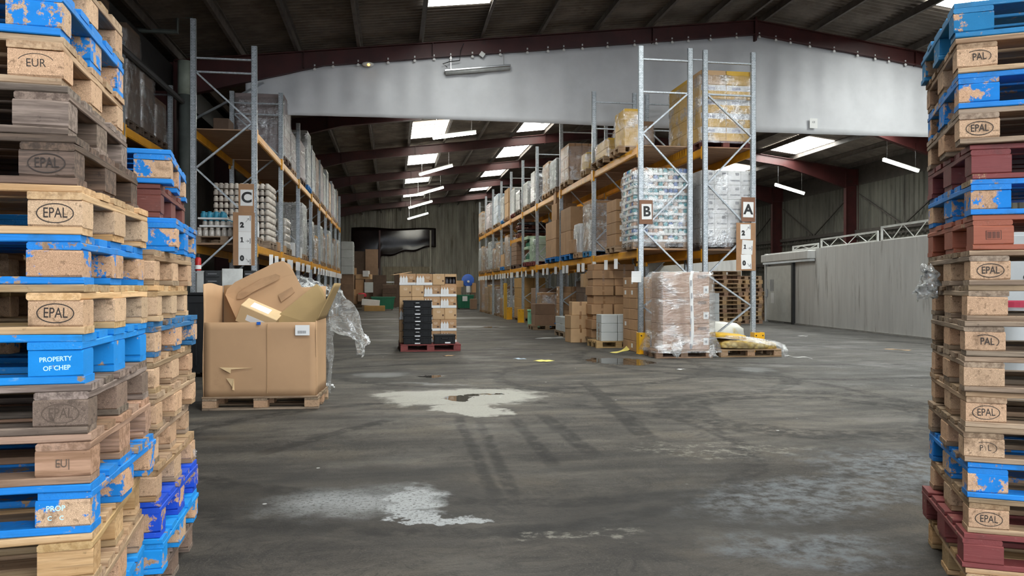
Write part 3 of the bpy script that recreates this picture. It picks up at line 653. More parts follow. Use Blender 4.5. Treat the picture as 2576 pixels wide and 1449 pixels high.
yel = mat('orange_yellow_beam', (.72, .33, .015), .45, var=.12, scale=3, rnd=.06, dirt=((.30, .12, .02), 4, .62))
guard = mat('yellow_guard', (.86, .45, .012), .4, var=.06, rnd=.04)
deckm = wood('shelf_boards', (.42, .24, .13), (.26, .14, .07), rnd=.1)
paper = mat('white_paper', (.80, .80, .79), .7, var=.03, rnd=.06)
black = mat('black_ink', (.02, .02, .02), .6, rnd=0)
def post_me(H, key=[{}]):
    if H not in key[0]:
        bm = bmesh.new()
        abox(bm, (0, -.028, H/2), (.10, .004, H)); abox(bm, (-.048, 0, H/2), (.004, .06, H)); abox(bm, (.048, 0, H/2), (.004, .06, H))
        abox(bm, (-.036, .03, H/2), (.026, .004, H)); abox(bm, (.036, .03, H/2), (.026, .004, H)); abox(bm, (0, 0, .006), (.14, .12, .012))
        me = bpy.data.meshes.new('post'); bm.to_mesh(me); bm.free(); me.materials.append(None); key[0][H] = me
    return key[0][H]
tag_me = None
def rack(name, label, x0, x1, ys, levels, H, nodes, aisle, extra=(), deck='boards', htop=(5.5, 5.21), tags=True, Hs=None, ntag=4, skip_tags=()):
    """frames at ys, posts centred just inside x0/x1; aisle = 'lo' or 'hi': the side facing the aisle; nodes = zig-zag of brace ends (side, z)"""
    global tag_me
    t = thing(name, label, 'pallet rack', (x0, ys[0], 0)); t_y = ys[0]
    pa, pb = .05, x1-x0-.05
    br = {}
    for k, y in enumerate(ys):
        fr = bpy.data.objects.new('upright_frame', None); link(fr, t); fr.location = (0, y-t_y, 0)
        h = H if Hs is None or k else Hs
        ob('upright_post', post_me(h if aisle == 'hi' else H), postm, fr, (pa, 0, 0)); ob('upright_post', post_me(H if aisle == 'hi' else h), postm, fr, (pb, 0, 0))
        segs = [((0, z), (1, z)) for z in htop]+[(nodes[i], nodes[i+1]) for i in range(len(nodes)-1)]
        for i, (a, b) in enumerate(segs):
            if i not in br:
                bm = bmesh.new(); bar(bm, (pa+.04 if a[0] == 0 else pb-.04, 0, a[1]), (pa+.04 if b[0] == 0 else pb-.04, 0, b[1]), .03, .045, (0, 1, 0))
                me = bpy.data.meshes.new('brace'); bm.to_mesh(me); bm.free(); me.materials.append(None); br[i] = me
            ob('brace', br[i], galv, fr)
    for k in range(len(ys)-1):
        a, b = ys[k]-t_y+.05, ys[k+1]-t_y-.05
        lv = list(levels)+[e[1:] for e in extra if e[0] == k]
        for li, (z0, z1) in enumerate(lv):
            for px_ in (pa, pb):
                bm = bmesh.new(); sgn = 1 if px_ == pb else -1; h = z1-z0
                abox(bm, (px_+sgn*.0, (a+b)/2, (z0+z1)/2), (.05, b-a, h), bev=.006)
                abox(bm, (px_+sgn*.027, (a+b)/2, z0+h*.30), (.012, b-a, h*.34)); 
                for yy in (a+.02, b-.02): abox(bm, (px_+sgn*.03, yy, (z0+z1)/2-.02), (.05, .06, h+.1), bev=.006)
                bmo = ob('beam', bm, yel, t)
            if li < len(levels) and deck:
                bm = bmesh.new()
                if deck == 'slats' and li == 1:
                    n = int((b-a)/.13)
                    for i in range(n): abox(bm, ((pa+pb)/2, a+(i+.5)*(b-a)/n, z1+.012), (pb-pa-.0, .085, .022))
                else:
                    n = max(2, int((b-a)/.6))
                    for i in range(n): abox(bm, ((pa+pb)/2, a+(i+.5)*(b-a)/n, z1+.011), (pb-pa, (b-a)/n-.008, .02))
                ob('shelf_deck', bm, deckm, t)
        if tags and k not in skip_tags:
            z0, z1 = levels[0]; px_ = (pa-.04) if aisle == 'lo' else (pb+.04)
            for i in range(ntag):
                if (i*5+k*3) % 7 == 0: continue
                y = a+(b-a)*(i+.5+.25*math.sin(i*3+k*2))/ntag
                if tag_me is None:
                    bm = bmesh.new(); grid(bm, 2, 6, lambda u, v: (.004*math.sin(v*5), (u-.5)*.08, -.22*v)); tag_me = bpy.data.meshes.new('tag'); bm.to_mesh(tag_me); bm.free(); tag_me.materials.append(None)
                s = -1 if aisle == 'lo' else 1
                o = ob('paper_tag', tag_me, paper, t, (px_+s*.06, y, z0+.03), (0, 0, -s*(.85+.3*math.sin(i*7+k))))
                o.modifiers.new('thick', 'SOLIDIFY').thickness = .001
    return t
L1, L2 = (1.9, 2.06), (3.98, 4.14)
YB = [14.88, 18.5, 22.2, 26.0, 28.9, 31.8, 34.7, 37.6, 40.5, 43.4]
YC = [14.85, 18.3, 21.6, 24.9, 27.7, 30.4, 33.1, 35.8, 38.5]
nB = [(1, 5.21), (0, 4.38), (1, 3.4), (0, 2.46), (1, 1.56), (0, .93), (1, .22)]
nA = [(1-s, z) for s, z in nB]; nC = [(0, 5.24), (1, 4.33), (0, 3.48), (1, 2.55), (0, 1.6), (1, .7)]
rackB = rack('pallet_rack', 'galvanised pallet rack signed B with orange beams, on the right of the aisle', 4.86, 5.99, YB, [L1, L2], 6.12, nB, 'lo', extra=[(4, 3.1, 3.25)], deck='slats', htop=(5.86, 5.21), ntag=4)
rackA = rack('pallet_rack', 'galvanised pallet rack signed A, backing onto rack B', 6.21, 7.34, YB[:6], [L1, L2], 6.10, nA, 'hi', deck='boards', htop=(5.86, 5.21), tags=False)
rackC = rack('pallet_rack', 'galvanised pallet rack signed C with orange beams, on the left of the aisle', -3.62, -2.45, YC, [(1.94, 2.09), (4.05, 4.2)], 5.75, nC, 'hi', deck='boards', htop=(5.49, 5.24), Hs=6.2, ntag=4)
rackD = rack('pallet_rack', 'dark pallet rack standing by the left wall behind the stacked pallets', -5.72, -4.6, [10.9, 14.4, 17.4], [L1, L2], 5.6, nC, 'hi', deck='boards', htop=(5.4,), tags=False)
bm = bmesh.new(); tube(bm, [(1.14, -.2, 5.42), (1.14, 7.2, 5.42)], .06, 8); ob('top_rail', bm, mat('dark_rail', (.07, .07, .07), .5), rackD)
bm = bmesh.new(); bar(bm, (1.14, 0, 5.9), (1.34, 0, 5.9), .02, .02); bm.transform(Matrix.Translation((0, 0, 0))); ob('row_spacer', bm, galv, rackB)
# yellow post guards and the grey floor rails bolted to them
def guard_ob(label, loc, h=.42, rail=None):
    t = thing('post_guard', label, 'post guard', loc); bm = bmesh.new()
    abox(bm, (0, -.09, h/2), (.22, .012, h), bev=.004); abox(bm, (-.104, -.0, h/2), (.012, .18, h), bev=.004); abox(bm, (.104, -.0, h/2), (.012, .18, h), bev=.004); abox(bm, (0, -.05, .006), (.26, .2, .012)); ob('guard_shell', bm, guard, t)
    for s in (-1, 1): bm = bmesh.new(); lathe(bm, [(.014, 0), (.014, .008), (.008, .014)], 8); bm.transform(Matrix.Rotation(PI/2, 4, 'X')); ob('bolt', bm, black, t, (s*.07, -.096, h-.06))
    if rail:
        bm = bmesh.new(); abox(bm, (rail/2+.1, .0, .22), (rail, .05, .28), bev=.01); abox(bm, (rail/2+.1, 0, .36), (rail, .10, .02)); ob('floor_rail', bm, galv, t)
guard_ob('bright yellow post guard at the foot of rack B with grey floor rail', (4.91, 14.73, 0), .42, .95)
guard_ob('yellow post guard at the foot of rack A', (7.31, 14.73, 0), .4)
guard_ob('yellow post guard deep in the aisle, nearer of two by the tunnel bay', (4.80, 28.74, 0), .5)
guard_ob('yellow post guard deep in the aisle, farther of two by the tunnel bay', (4.80, 31.64, 0), .5, .6)

# row signs on the rack ends
card = mat('brown_card', (.36, .20, .105), .8, var=.08, scale=6, rnd=.08)
card2 = mat('dark_brown_card', (.23, .115, .07), .8, var=.08, scale=6, rnd=.05)
def sign(label, p0, p1, y, papers, cm):
    """cardboard backing between photo corners p0,p1 on the plane Y=y; papers: (px0,py0,px1,py1,[(text,px,py,size_px)],arrow)"""
    def W(px, py):
        u = (px-1288)/F; D = y/(ca-u*sa); q = P(px, py, D); return q
    a, b = W(*p0), W(*p1); c = (a+b)/2
    t = thing('row_sign', label, 'sign', (c.x, y, c.z))
    ob('backing_card', bx(-(b.x-a.x)/2, -.004, -(a.z-b.z)/2, (b.x-a.x)/2, .004, (a.z-b.z)/2, .003), cm, t)
    for (qa, qb, txt, arrow, tilt) in papers:
        e, f = W(*qa), W(*qb); m = (e+f)/2; wd, ht = f.x-e.x, e.z-f.z
        pp = ob('paper_sheet', bx(-wd/2, -.001, -ht/2, wd/2, .001, ht/2), paper, t, (m.x-c.x, -.008, m.z-c.z), (0, tilt, 0))
        if arrow is None: ob('letter', text_bm(txt, ht*.90, .030*ht), black, pp, (0, -.003, -.01*ht))
        else:
            if txt == '1':
                bm = bmesh.new(); q = ht*.15
                abox(bm, (0, 0, 0), (.022, .001, 2*q)); abox(bm, (0, 0, -q+.006), (.062, .001, .012)); bar(bm, (-.030, 0, q*.62), (.004, 0, q-.006), .014, .001, (0, 1, 0)); ob('number', bm, black, pp, (-wd*.22, -.003, ht*.02))
            else: ob('number', text_bm(txt, ht*.42, .009), black, pp, (-wd*.22, -.003, -ht*.10))
            bm = bmesh.new(); (x0, z0), (x1, z1) = arrow
            A, B = Vector((x0*wd, 0, z0*ht)), Vector((x1*wd, 0, z1*ht)); bar(bm, A, B, .005, .001, (0, 1, 0)); dd = (A-B).normalized()
            for s in (-.6, .6): bar(bm, B, B+Matrix.Rotation(s, 3, 'Y') @ dd*.035, .005, .001, (0, 1, 0))
            ob('arrow', bm, black, pp, (0, -.003, 0))
            zz = .33 if z1 > z0+.1 else -.30 if z1 < z0-.1 else -.05
            ob('level_bar', bx(wd*.40, -.003, (zz-.16)*ht, wd*.44, -.002, (zz+.16)*ht), black, pp)
up, rt, dn = ((.06, .08), (.32, .32)), ((.08, -.06), (.32, -.06)), ((.10, -.12), (.33, -.32))
sign('brown cardboard sign with a large letter C at the end of the left rack', (600, 462), (639, 535), 14.812, [((605, 477), (636, 518), 'C', None, 0)], card)
sign('tall cardboard level sign 2, 1, 0 below the letter C', (586, 534), (641, 668), 14.811, [((600, 542), (632, 583), '2', up, 0), ((600, 583), (632, 625), '1', rt, 0), ((600, 625), (632, 667), '0', dn, 0)], card)
sign('brown cardboard sign with a large letter B', (1608, 503), (1642, 564), 14.842, [((1614, 513), (1639, 552), 'B', None, -.02)], card2)
sign('dark cardboard sign with a large letter A', (1865, 496), (1900, 558), 14.842, [((1869, 508), (1895, 547), 'A', None, .02)], card2)
sign('tall cardboard level sign 2, 1, 0 below the letter A', (1852, 560), (1901, 681), 14.842, [((1862, 564), (1888, 602), '2', up, 0), ((1866, 604), (1893, 640), '1', rt, .06), ((1864, 640), (1890, 677), '0', dn, -.03)], card)
bm = bmesh.new(); grid(bm, 3, 4, lambda u, v: ((u-.5)*.2, .01*math.sin(v*3), -.22*v)); o = ob('paper_notice', bm, paper, None, (P(1605, 682, 15.3).x, 14.838, P(1605, 682, 15.3).z)); tag(o, 'white paper notice taped to the post of rack B below the sign', 'notice'); o.modifiers.new('t', 'SOLIDIFY').thickness = .001
# ================================================================ goods
cart = {
 'brown': mat('brown_carton', (.42, .245, .125), .75, var=.08, scale=3, rnd=.10),
 'tan': mat('tan_carton', (.50, .32, .17), .75, var=.08, scale=3, rnd=.10),
 'dull': mat('dull_carton', (.26, .16, .10), .8, var=.1, scale=3, rnd=.12),
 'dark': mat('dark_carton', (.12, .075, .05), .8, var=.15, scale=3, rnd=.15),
 'purple': mat('purplish_brown_carton', (.30, .24, .235), .7, var=.08, scale=3, rnd=.06),
 'white': mat('white_carton', (.70, .70, .70), .6, var=.05, scale=3, rnd=.05),
 'greywhite': mat('grey_white_carton', (.52, .54, .53), .6, var=.06, scale=3, rnd=.06),
 'yellow': mat('mustard_carton', (.62, .37, .045), .65, var=.08, scale=3, rnd=.06),
 'gold': mat('golden_brown_carton', (.46, .27, .09), .7, var=.08, scale=3, rnd=.06),
 'green': mat('pale_green_carton', (.40, .55, .38), .6, var=.06, rnd=.06),
 'pink': mat('pinkish_white_pack', (.66, .58, .60), .6, var=.1, rnd=.1),
 'blue': mat('pale_blue_pack', (.50, .60, .70), .6, var=.1, rnd=.1),
 'black': mat('black_wrapped_pack', (.022, .022, .024), .3, var=.2, rnd=.1),
}
tape_m = mat('packing_tape', (.30, .16, .07), .35, var=.05, rnd=.06)
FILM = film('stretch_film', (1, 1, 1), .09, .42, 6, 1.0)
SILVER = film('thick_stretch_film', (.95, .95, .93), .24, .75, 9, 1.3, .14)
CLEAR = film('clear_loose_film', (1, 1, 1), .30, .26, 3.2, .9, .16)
CM = {}
def carton_me(w, d, h):
    k = (round(w, 3), round(d, 3), round(h, 3))
    if k not in CM:
        bm = bmesh.new(); abox(bm, (0, 0, h/2), (w, d, h), bev=min(.008, h*.08))
        abox(bm, (0, 0, h), (w-.02, .006, .004)) if False else None
        me = bpy.data.meshes.new('carton'); bm.to_mesh(me); bm.free(); me.materials.append(None); CM[k] = me
    return CM[k]
TM = {}
def carton(w, d, h, loc, rz, m, label, group=None, tape=None, lab=None, cat='box', name='cardboard_box', flap=False):
    "tape: 'y' runs over the top along Y and down front/back, 'x' along X and down the sides; lab: face ('-y','-x','+x') of a white label"
    o = tag(ob(name, carton_me(w, d, h), cart[m] if isinstance(m, str) else m, None, loc, (0, 0, rz)), label, cat, group)
    if tape:
        k = (tape, round(w, 3), round(d, 3), round(h, 3))
        if k not in TM:
            bm = bmesh.new(); tw = .05; drop = min(.09, h*.4)
            if tape == 'y':
                abox(bm, (0, 0, h+.0008), (tw, d+.003, .0016))
                for s in (-1, 1): abox(bm, (0, s*(d/2+.0008), h-drop/2), (tw, .0016, drop)); abox(bm, (0, s*(d/2+.0008), drop/2), (tw, .0016, drop))
            else:
                abox(bm, (0, 0, h+.0008), (w+.003, tw, .0016))
                for s in (-1, 1): abox(bm, (s*(w/2+.0008), 0, h-drop/2), (.0016, tw, drop)); abox(bm, (s*(w/2+.0008), 0, drop/2), (.0016, tw, drop))
            me = bpy.data.meshes.new('tape'); bm.to_mesh(me); bm.free(); me.materials.append(None); TM[k] = me
        ob('packing_tape', TM[k], tape_m, o)
    if lab:
        lw, lh = min(.14, w*.35), min(.1, h*.4)
        if ('lab', lw, lh) not in TM:
            bm = bx(-lw/2, -.001, -lh/2, lw/2, .001, lh/2); me = bpy.data.meshes.new('label'); bm.to_mesh(me); bm.free(); me.materials.append(None); TM[('lab', lw, lh)] = me
        q = {'-y': ((-w*.1, -d/2-.001, h*.55), 0), '-x': ((-w/2-.001, d*.1, h*.55), PI/2), '+x': ((w/2+.001, 0, h*.55), PI/2)}[lab]
        ob('paper_label', TM[('lab', lw, lh)], paper, o, q[0], (0, 0, q[1]))
    return o
def wrap(x0, y0, z0, x1, y1, z1, label, m=None, group=None, rough=.02, seed=0, skirt=0.):
    "stretch film around a load: a closed skirt of film with a folded-over top edge"
    m = m or FILM; cx, cy = (x0+x1)/2, (y0+y1)/2; a, b, h = (x1-x0)/2, (y1-y0)/2, z1-z0; bm = bmesh.new(); per = []
    N = 10
    for (ax, ay), (bx_, by) in (((-1, -1), (1, -1)), ((1, -1), (1, 1)), ((1, 1), (-1, 1)), ((-1, 1), (-1, -1))):
        for i in range(N): t = i/N; per.append((ax+(bx_-ax)*t, ay+(by-ay)*t))
    nv = max(6, int(h/.12))
    def fn(u, v):
        k = int(round(u*len(per))) % len(per); px_, py_ = per[k]
        q = Vector((px_*a, py_*b, h*v)); n = mnoise.noise(Vector((q.x*3+seed*9, q.y*3, q.z*5)))
        d = rough*(.4+n)+skirt*max(0, 1-v*4)
        corner = abs(px_) > .99 and abs(py_) > .99
        s = 1 if not corner else .985
        x = px_*s*(a+.008)+(px_ if abs(px_) > .99 else 0)*d; y = py_*s*(b+.008)+(py_ if abs(py_) > .99 else 0)*d
        if v > .999: x *= .86; y *= .86; q.z += .006
        return (x, y, q.z+.01*mnoise.noise(Vector((k*.7+seed, v*9, 2))))
    grid(bm, len(per), nv, fn, closed=True)
    o = smooth(ob('stretch_wrap', bm, m, None, (cx, cy, z0)))
    if label is None: return o
    return tag(o, label, 'stretch film', group)
pw = {k: STY[k][0] for k in STY}
def block(x0, x1, y0, y1, z0, H, nx, ny, nz, m, label, group, side, tape=None, lab=None, jit=.004, name='cardboard_box', cat='box', full_top=True):
    "a stacked block of cartons: only those on the near face, the aisle face and the top are there"
    w, d, h = (x1-x0)/nx, (y1-y0)/ny, H/nz; rng = random.Random(int(x0*100)+int(y0*37)+nz)
    ai = 0 if side == 'lo' else nx-1
    for k in range(nz):
        for i in range(nx):
            for j in range(ny):
                if not (j == 0 or i == ai or (k == nz-1 and full_top)): continue
                mm = m if isinstance(m, str) else m[(i*7+j*5+k*3) % len(m)]
                carton(w-.006, d-.006, h-.004, (x0+(i+.5)*w+rng.uniform(-jit, jit)*.5, y0+(j+.5)*d+rng.uniform(-jit, jit)*.5, z0+k*h), 0, mm, label, group, tape, lab if (lab != '-x' or k >= nz-2 or (i+j*3+k) % 5 == 0) else None, name=name, cat=cat)
def wload(side, x0, x1, y0, y1, zb, H, nx, ny, nz, m, what, where, pal='wood', wrapm=None, tape=None, lab=None, pallet_h=.144, **kw):
    "a distant or shaded load, strapped and wrapped into one: its tiers, its film and its pallet are parts of it"
    t = thing('wrapped_load', what+', '+where, 'wrapped load', ((x0+x1)/2, (y0+y1)/2, zb)); L, W = x1-x0, y1-y0
    pallet_small('', (0, 0, 0), 0, pw[pal or 'wood'], None, max(.6, L), W, parent=t)
    h = H/nz; rng = random.Random(int(y0*31)+nz)
    for k in range(nz):
        for i in range(nx if y0 < 30 else 1):
            n = nx if y0 < 30 else 1; w_ = (L-.04)/n
            o = ob('carton_tier', carton_me(w_-.006, W-.04, h-.004), cart[m if isinstance(m, str) else m[k % len(m)]], t, (-L/2+.02+w_*(i+.5)+rng.uniform(-.006, .006), rng.uniform(-.008, .008), pallet_h+k*h))
    if wrapm: 
        o = wrap(-L/2+.015, -W/2+.015, pallet_h-.02, L/2-.015, W/2-.015, pallet_h+H+.01, None, wrapm, seed=int(y0*7)); o.parent = t
def load(side, x0, x1, y0, y1, zb, H, nx, ny, nz, m, what, where, pal='wood', wrapm=None, tape=None, lab=None, pallet_h=.144, **kw):
    "one palletised load on a shelf or on the floor"
    if pal: pallet_small('%s pallet under %s, %s' % (PALN.get(pal, 'wooden'), what, where), ((x0+x1)/2, (y0+y1)/2, zb), 0, pw[pal], None, max(.6, x1-x0), y1-y0)
    z = zb+(pallet_h if pal else 0)
    block(x0+.02, x1-.02, y0+.02, y1-.02, z, H, nx, ny, nz, m, what+', '+where, what+', '+where, side, tape, lab, **kw)
    if wrapm: wrap(x0+.015, y0+.015, z-.02, x1-.015, y1-.015, z+H+.01, 'clear film around %s, %s' % (what, where), wrapm, seed=int(y0*7))
PALN = {'blue': 'blue', 'red': 'red', 'wood': 'wooden', 'old': 'old wooden', 'bred': 'red brown', 'fresh': 'pale', 'dark': 'dark', 'teal': 'blue'}
Z1, Z2 = 2.083, 4.163; C1, C2 = 2.113, 4.223
# ---------------------------------------------------------- rack B, lower beam level
jarm = [mat('jar_body_%s' % n, c, .35, rnd=.05) for n, c in (('teal', (.03, .28, .33)), ('blue', (.05, .13, .36)), ('orange', (.50, .30, .20)), ('pale', (.55, .62, .60)))]
JM = {}
def lathe_me(key, prof):
    if key not in JM:
        bm = bmesh.new(); lathe(bm, prof, 10); me = bpy.data.meshes.new(key); bm.to_mesh(me); bm.free(); me.materials.append(None)
        for p in me.polygons: p.use_smooth = True
        JM[key] = me
    return JM[key]
pallet_small('wooden pallet under trays of coloured jars at the end of rack B', (5.38, 15.38, Z1), 0, pw['old'])
z = Z1+.144; lay = 11; th = .135
trm = cart['white']
for k in range(lay):
    tb = bx(-.58, -.4, 0, .58, .4, .05, .004); to = tag(ob('tray', tb, trm, None, (5.38, 15.38, z+k*th)), 'shallow white tray full of coloured jars at the end of rack B', 'tray', 'white trays at the end of rack B')
    for q in range(3 if k % 2 else 2): ob('paper_label', bx(-.055, -.402, .006, .055, -.400, .085), paper, to, (-.42+q*.42+(.2 if k % 2 == 0 else 0), 0, 0))
    for i in range(11):
        o = ob('tub', lathe_me('squat_jar', [(.044, 0), (.048, .01), (.048, .055), (.04, .066), (.04, .082)]), jarm[(i*3+k*5+(i*k) % 3) % 4 if (k > 6 or k < 3) else (i+k) % 2*2 if (i+k) % 3 else 0], None, (4.85+i*.105, 15.035, z+k*th+.05))  # squat coloured jars, a row along the tray front
        tag(o, 'small coloured tub standing in a white tray at the end of rack B', 'tub', 'coloured jars in the white trays')
    for j in range(6):
        o = ob('tub', lathe_me('squat_jar', None), jarm[(j+k) % 4], None, (4.85, 15.15+j*.11, z+k*th+.05)); tag(o, 'small coloured tub standing in a white tray at the end of rack B', 'tub', 'coloured jars in the white trays')
wrap(4.79, 14.97, z-.1, 5.97, 15.79, z+lay*th+.01, 'shiny film around the white trays of jars at the end of rack B', film('whitened_film', (1, 1, 1), .20, .36, 5, 1.0), seed=4)  # raised white haze paints in the film's reflection
# display trays with labels
load('lo', 4.82, 5.95, 16.35, 17.15, Z1, 1.02, 3, 2, 4, 'brown', 'brown display boxes with white labels', 'lower beam of rack B, first bay', 'wood', None, None, '-y')
load('lo', 4.85, 5.95, 18.68, 19.4, Z1, 1.25, 2, 2, 5, 'brown', 'brown cartons in glossy film', 'lower beam of rack B, second bay', 'teal', SILVER)
load('lo', 4.8, 5.6, 19.6, 20.25, Z1, .75, 1, 1, 1, 'white', 'tall white pack', 'lower beam of rack B, second bay', 'wood', FILM)
load('lo', 4.8, 5.95, 20.6, 21.9, Z1, 1.3, 2, 2, 2, 'brown', 'large plain brown cartons', 'lower beam of rack B, second bay', 'blue', None, 'y')
load('lo', 4.8, 5.95, 22.5, 24.1, Z1, 1.1, 2, 2, 2, 'brown', 'big brown cartons', 'lower beam of rack B, third bay', 'blue', None, 'y')
carton(.62, .6, .5, (5.15, 22.9, Z1+.144+1.1), .05, 'brown', 'single brown carton on top of the pile, third bay of rack B', None, 'y'); carton(.5, .45, .38, (5.1, 22.85, Z1+.144+1.6), -.06, 'brown', 'highest small brown carton in the third bay of rack B', None, 'y')
carton(.75, .6, .36, (5.15, 20.28, Z1+.144), .1, 'brown', 'squashed brown carton in front of the large cartons on rack B', None, 'x')
wload('lo', 4.82, 5.9, 26.25, 27.1, Z1, .85, 2, 2, 3, 'green', 'pale green packs', 'lower beam of rack B beside the bottles', 'red', FILM)
glass_g = mat('green_glass', (.05, .13, .09), .12, rnd=.1)
for k in range(2):
    for i in range(4):
        for j in range(3):
            if i and j: continue
            tag(ob('bottle', lathe_me('bottle', [(.09, 0), (.095, .02), (.095, .2), (.04, .28), (.036, .34)]), glass_g, None, (4.93+i*.21, 27.4+j*.25, Z1+.144+k*.46)), 'dark green bottle in the bottle packs, fourth bay of rack B', 'bottle', 'green bottles on rack B')
    tag(ob('tray', bx(-.45, -.4, 0, .45, .4, .1, .004), cart['green'], None, (5.25, 27.65, Z1+.144+k*.46-.001)), 'pale green bottle tray on rack B, %s of two' % ('upper' if k else 'lower'), 'tray')
pallet_small('red pallet under the green bottles on rack B', (5.25, 27.65, Z1), 0, pw['red'], None, 1.0, .8)
carton(.9, .8, .12, (5.25, 27.65, Z1+.144+.46+.35), 0, 'green', 'pale green sheet covering the bottles on rack B')
# tunnel bay: flat dark bundles on the extra beam
for q, zz in enumerate((3.262, 3.56)):
    pallet_small('red brown pallet under a dark bundle in the tunnel bay of rack B, %s' % ('upper' if q else 'lower'), (5.4, 29.7, zz), 0, pw['bred'], None, 1.15, .8)
    bm = bmesh.new(); grid(bm, 24, 8, lambda u, v: (.58*math.cos(2*PI*u)*(1-.15*(2*v-1)**2)*(1.0 if v not in (0, 1) else .0), .42*math.sin(2*PI*u)*(1.0 if v not in (0, 1) else 0.), .15*v+.03*mnoise.noise(Vector((u*9, v*5, q)))), closed=True)
    tag(smooth(ob('bundle', bm, cart['black'], None, (5.4, 29.7, zz+.14))), 'flat black wrapped bundle in the tunnel bay of rack B, %s of two' % ('upper' if q else 'lower'), 'bundle')
wload('lo', 4.85, 5.9, 30.2, 31.6, Z1, .9, 2, 2, 5, 'dull', 'dull brown cartons', 'lower beam of the tunnel bay of rack B', 'dark')
wload('lo', 4.8, 5.9, 32.1, 33.0, Z1, 1.3, 2, 2, 2, 'brown', 'tall filmed brown cartons', 'lower beam of rack B beyond the tunnel bay', 'wood', SILVER)
wload('lo', 4.8, 5.9, 33.4, 34.4, Z1, .55, 2, 2, 2, 'tan', 'low tan boxes', 'lower beam of rack B beyond the tunnel bay', 'blue')
for i, y in enumerate((34.9, 36.1, 37.8, 39.1, 40.8, 42.0)):
    wload('lo', 4.78, 5.9, y, y+.95, Z1, (1.15, .95, 1.35, 1.2, 1.3, 1.25)[i], 2, 2, 3, ('tan', 'brown', 'greywhite', 'dull', 'tan', 'greywhite')[i], 'silvery wrapped load', 'lower beam of rack B, %s of the six deepest' % ['first', 'second', 'third', 'fourth', 'fifth', 'last'][i], 'wood', SILVER)
# ---------------------------------------------------------- rack B, upper beam level
load('lo', 4.86, 5.25, 15.85, 16.6, Z2, .8, 1, 1, 2, 'yellow', 'narrow mustard boxes in film', 'upper beam of rack B, first bay', 'wood', FILM, pallet_h=.144)
load('lo', 5.3, 5.95, 17.0, 18.3, Z2, .8, 1, 1, 3, 'dull', 'brown cartons at the back', 'upper beam of rack B, first bay', 'dark', FILM, lab='-y')
load('lo', 4.86, 5.28, 17.1, 18.3, Z2, .42, 1, 2, 2, 'yellow', 'open mustard trays', 'upper beam of rack B, first bay', 'old', FILM)
load('lo', 4.84, 5.5, 19.0, 19.6, Z2, .42, 1, 1, 2, 'yellow', 'mustard box pair', 'upper beam of rack B, second bay', 'wood', FILM)
load('lo', 4.82, 5.6, 20.9, 22.0, Z2, 1.0, 2, 2, 3, 'brown', 'large brown cartons in torn film', 'upper beam of rack B, second bay', 'wood', FILM, 'y')
load('lo', 4.8, 5.5, 22.5, 23.4, Z2, .85, 2, 2, 3, 'greywhite', 'silvery filmed packs', 'upper beam of rack B, third bay', 'old', SILVER)
load('lo', 4.82, 5.6, 23.7, 24.7, Z2, .95, 2, 2, 3, 'tan', 'tan packs in silver film', 'upper beam of rack B, third bay', 'wood', SILVER)
wload('lo', 4.86, 5.9, 26.3, 27.1, Z2, 1.05, 2, 2, 2, 'black', 'black wrapped pack', 'upper beam of rack B, fourth bay', 'dark', FILM)
wload('lo', 4.82, 5.9, 27.5, 28.5, Z2, .85, 2, 2, 3, 'greywhite', 'grey packs in bright film', 'upper beam of rack B, fourth bay', 'wood', SILVER)
wload('lo', 4.82, 5.9, 29.2, 30.2, Z2, .75, 2, 2, 2, 'black', 'black pack under film', 'upper beam of rack B, fifth bay', 'dark', SILVER)
wload('lo', 4.82, 5.9, 30.5, 31.5, Z2, 1.0, 2, 2, 2, 'greywhite', 'silver white packs', 'upper beam of rack B, fifth bay', 'red', SILVER)
wload('lo', 4.82, 5.9, 32.2, 33.3, Z2, 1.2, 1, 1, 2, 'tan', 'tall tan box pair', 'upper beam of rack B, sixth bay', 'wood', None)
wload('lo', 4.82, 5.9, 33.5, 34.4, Z2, 1.0, 2, 2, 3, 'greywhite', 'yellowish filmed packs', 'upper beam of rack B, sixth bay', 'blue', SILVER)
wload('lo', 4.82, 5.9, 35.3, 37.0, Z2, 1.35, 2, 2, 5, 'blue', 'pale blue packs', 'upper beam of rack B, seventh bay', 'wood', FILM)
wload('lo', 4.82, 5.9, 38.3, 40.0, Z2, 1.25, 2, 2, 4, 'pink', 'pinkish white packs', 'upper beam of rack B, eighth bay', 'wood', FILM)
wload('lo', 4.78, 5.9, 41.2, 43.0, Z2, 1.1, 2, 2, 3, 'tan', 'silver filmed packs', 'upper beam of rack B, last bay', 'wood', SILVER)
# ---------------------------------------------------------- rack A
for k in range(5):   # mustard boxes with white bands
    for i in range(2):
        for j in range(3):
            if not (j == 0 or i == 0 or k == 4): continue
            o = carton(.54, .60, .285, (6.50+i*.55, 15.32+j*.61, Z2+.144+k*.288), 0, 'yellow' if not (k == 4 and i == 0 and j == 0) else 'tan', 'mustard box with white band in the tall filmed load on top of rack A', 'mustard boxes on top of rack A')
            if j == 0 and k < 4: ob('white_band', bx(-.268, -.302, .16, .268, -.3, .275), cart['white'], o); ob('paper_label', bx(-.15, -.304, .18, .03, -.3025, .235), mat('label_print', (.42, .43, .52), .6, rnd=0), o)
for y in (15.42, 16.36): pallet_small('dark red pallet under the mustard boxes on rack A, %s' % ('nearer' if y < 16 else 'farther'), (6.78, y, Z2), 0, pw['bred'], None, 1.1, .8)
wrap(6.225, 15.01, Z2+.10, 7.33, 16.86, Z2+.144+1.45, 'creased film around the tall mustard load on top of rack A', FILM, seed=2)
pallet_small('dark pallet under the white boxes on rack A', (6.80, 15.45, Z1), 0, pw['dark'], None, 1.15, .9)
printg = mat('grey_print', (.34, .34, .36), .7, rnd=0)
